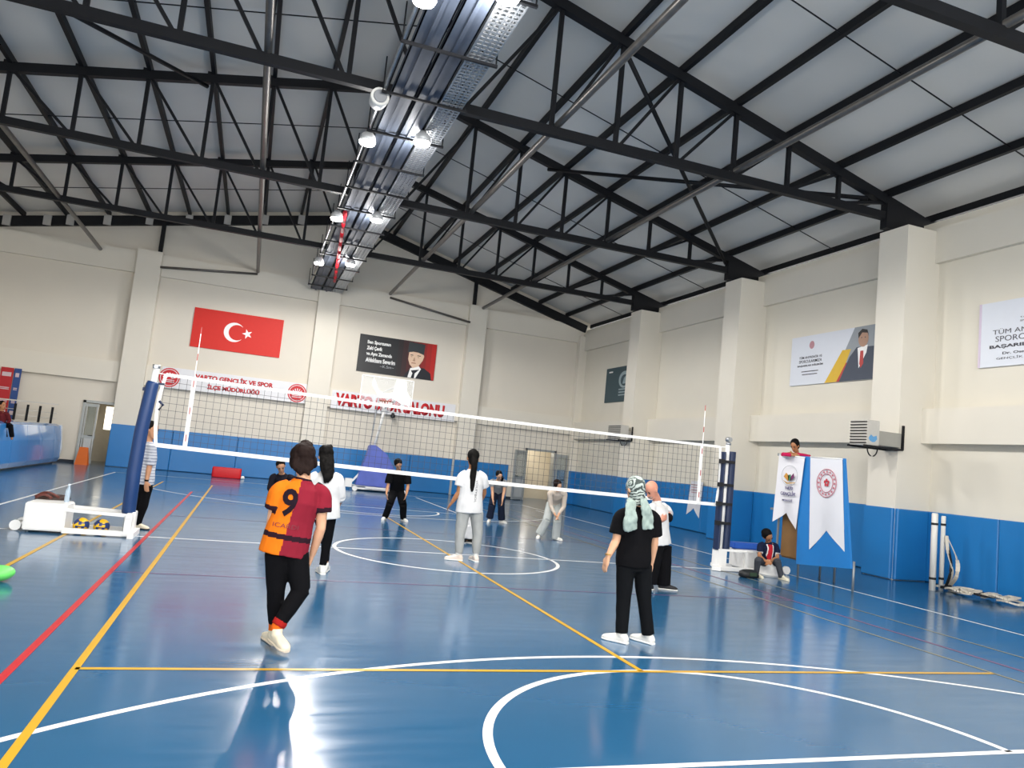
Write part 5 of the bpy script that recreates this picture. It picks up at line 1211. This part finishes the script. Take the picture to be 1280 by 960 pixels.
# 12 --- boy on the bucket
t, P, I = person('boy sitting on the white bucket in a dark blue and red football shirt looking down', -.45,
    dict(head=(959.5, 670, -.14), neck=(960, 678, -.02), sa=(951, 682, 0), sb=(969.5, 683, 0), ea=(949, 695, -.08), eb=(972, 697, -.08), wa=(956.5, 701, -.3), wb=(961, 703, -.3), ha=(960.5, 703, -.36), hb=(957.5, 705.5, -.36),
         pel=(962, 703, .05), ha_=(957, 704, 0), hb_=(967, 705, 0), ka=(947.5, 700, -.36), kb=(972, 702, -.36), aa=(945, 717, -.28), ab=(977, 723, -.42)),
    (-.12, -1, -.3), .86, SKC, top=dict(m=[cloth('navy', '1a2138'), cloth('psg_red', 'b02430'), WHT], paint=lambda c, P, up: (1 if abs(c.x-P['neck'].x-.01) < .045 and c.y < P['neck'].y-.02 and c.z < P['neck'].z-.03 else (2 if abs(c.x-P['neck'].x-.01) < .062 and c.y < P['neck'].y-.02 and c.z < P['neck'].z-.03 else (2 if min((c-P['sa'].lerp(P['ea'], .62)).length, (c-P['sb'].lerp(P['eb'], .62)).length) < .075 and c.z < P['sa'].lerp(P['ea'], .55).z else 0))),
    hem=.02, loose=1.1, sleeve=.7, sr=.07, vox=.009), pants=dict(m=cloth('dark_grey', '3c3f45'), prof=[.09, .07, .062, .058], end=.96), shoes=dict(m=mat('cream_trainer', 'd9d3bd', .5)), hair=dict(m=HAIR, size=1.04), feet=dict(a=(.15, -1, .0), b=(.1, -1)), female=False, bodyvox=.009, hsz=1.22)

# 13 --- boy leaning on top of the umpire stand
t, P, I = person('boy in a magenta jacket leaning with folded arms on top of the umpire stand', .05,
    dict(head=(993.5, 557, 0), neck=(996, 567, .05), sa=(985, 571, .02), sb=(1007, 572, .05), ea=(979, 568, -.3), eb=(1011, 571, -.32), wa=(992, 569, -.42), wb=(991, 567, -.34), ha=(999, 570, -.44), hb=(984, 567, -.36),
         pel=(995, 606, .1), ha_=(991, 610, .1), hb_=(1000, 611, .1), ka=(990, 626, .1), kb=(1000, 627, .1), aa=(990, 645, .1), ab=(1000, 646, .1)),
    (-.9, -.4), .84, SKC, top=dict(m=[cloth('magenta', 'b3204e'), WHT], paint=lambda c, P, up: int(abs(c.z-P['wa'].z+.045) < .012), hem=.05, sleeve=1.75, loose=1.1, name='jacket'), pants=dict(m=DRK, prof=[.09, .07, .06, .058]), shoes=None, hair=dict(m=HAIR, size=1.06),
    feet=None, female=False, bodyvox=.009, base=V((6.9, .1, 1.2)), hsz=1.15)

# 14 --- spectator on the stand, cut off by the left edge
t, P, I = person('spectator in dark clothes sitting on the edge of the blue padded stand', 11.2,
    dict(head=(3, 507, 0), neck=(2, 514), sa=(-6, 518, .05), sb=(9, 518, -.05), ea=(-9, 526, 0), eb=(12, 526, 0), wa=(-3, 531, -.1), wb=(8, 531, -.15), ha=(0, 533, -.12), hb=(12, 533, -.18),
         pel=(-1, 530), ha_=(-5, 531, 0), hb_=(3, 531, -.02), ka=(4, 531, -.1), kb=(13, 532, -.15), aa=(7, 547, -.1), ab=(15, 547, -.15)),
    (.8, -.5), .92, SKC, top=dict(m=cloth('dark_red', '5a1f24'), hem=.02, sleeve=1.8), pants=dict(m=BLK, prof=[.09, .075, .065, .06]), shoes=None, hair=dict(m=HAIR, size=1.04), feet=None, bodyvox=.012)

# ============================================================ LIGHT
wd = bpy.data.worlds.new('ambient_fill'); bpy.context.scene.world = wd; wd.use_nodes = True  # even fill light added through the open end behind the camera
wd.node_tree.nodes['Background'].inputs[0].default_value = (1, .98, .95, 1); wd.node_tree.nodes['Background'].inputs[1].default_value = WORLD_S
sc = bpy.context.scene
sc.view_settings.view_transform = 'Standard'; sc.view_settings.look = 'None'; sc.view_settings.gamma = 1; sc.view_settings.use_curve_mapping = False
sc.view_settings.exposure = EXPO
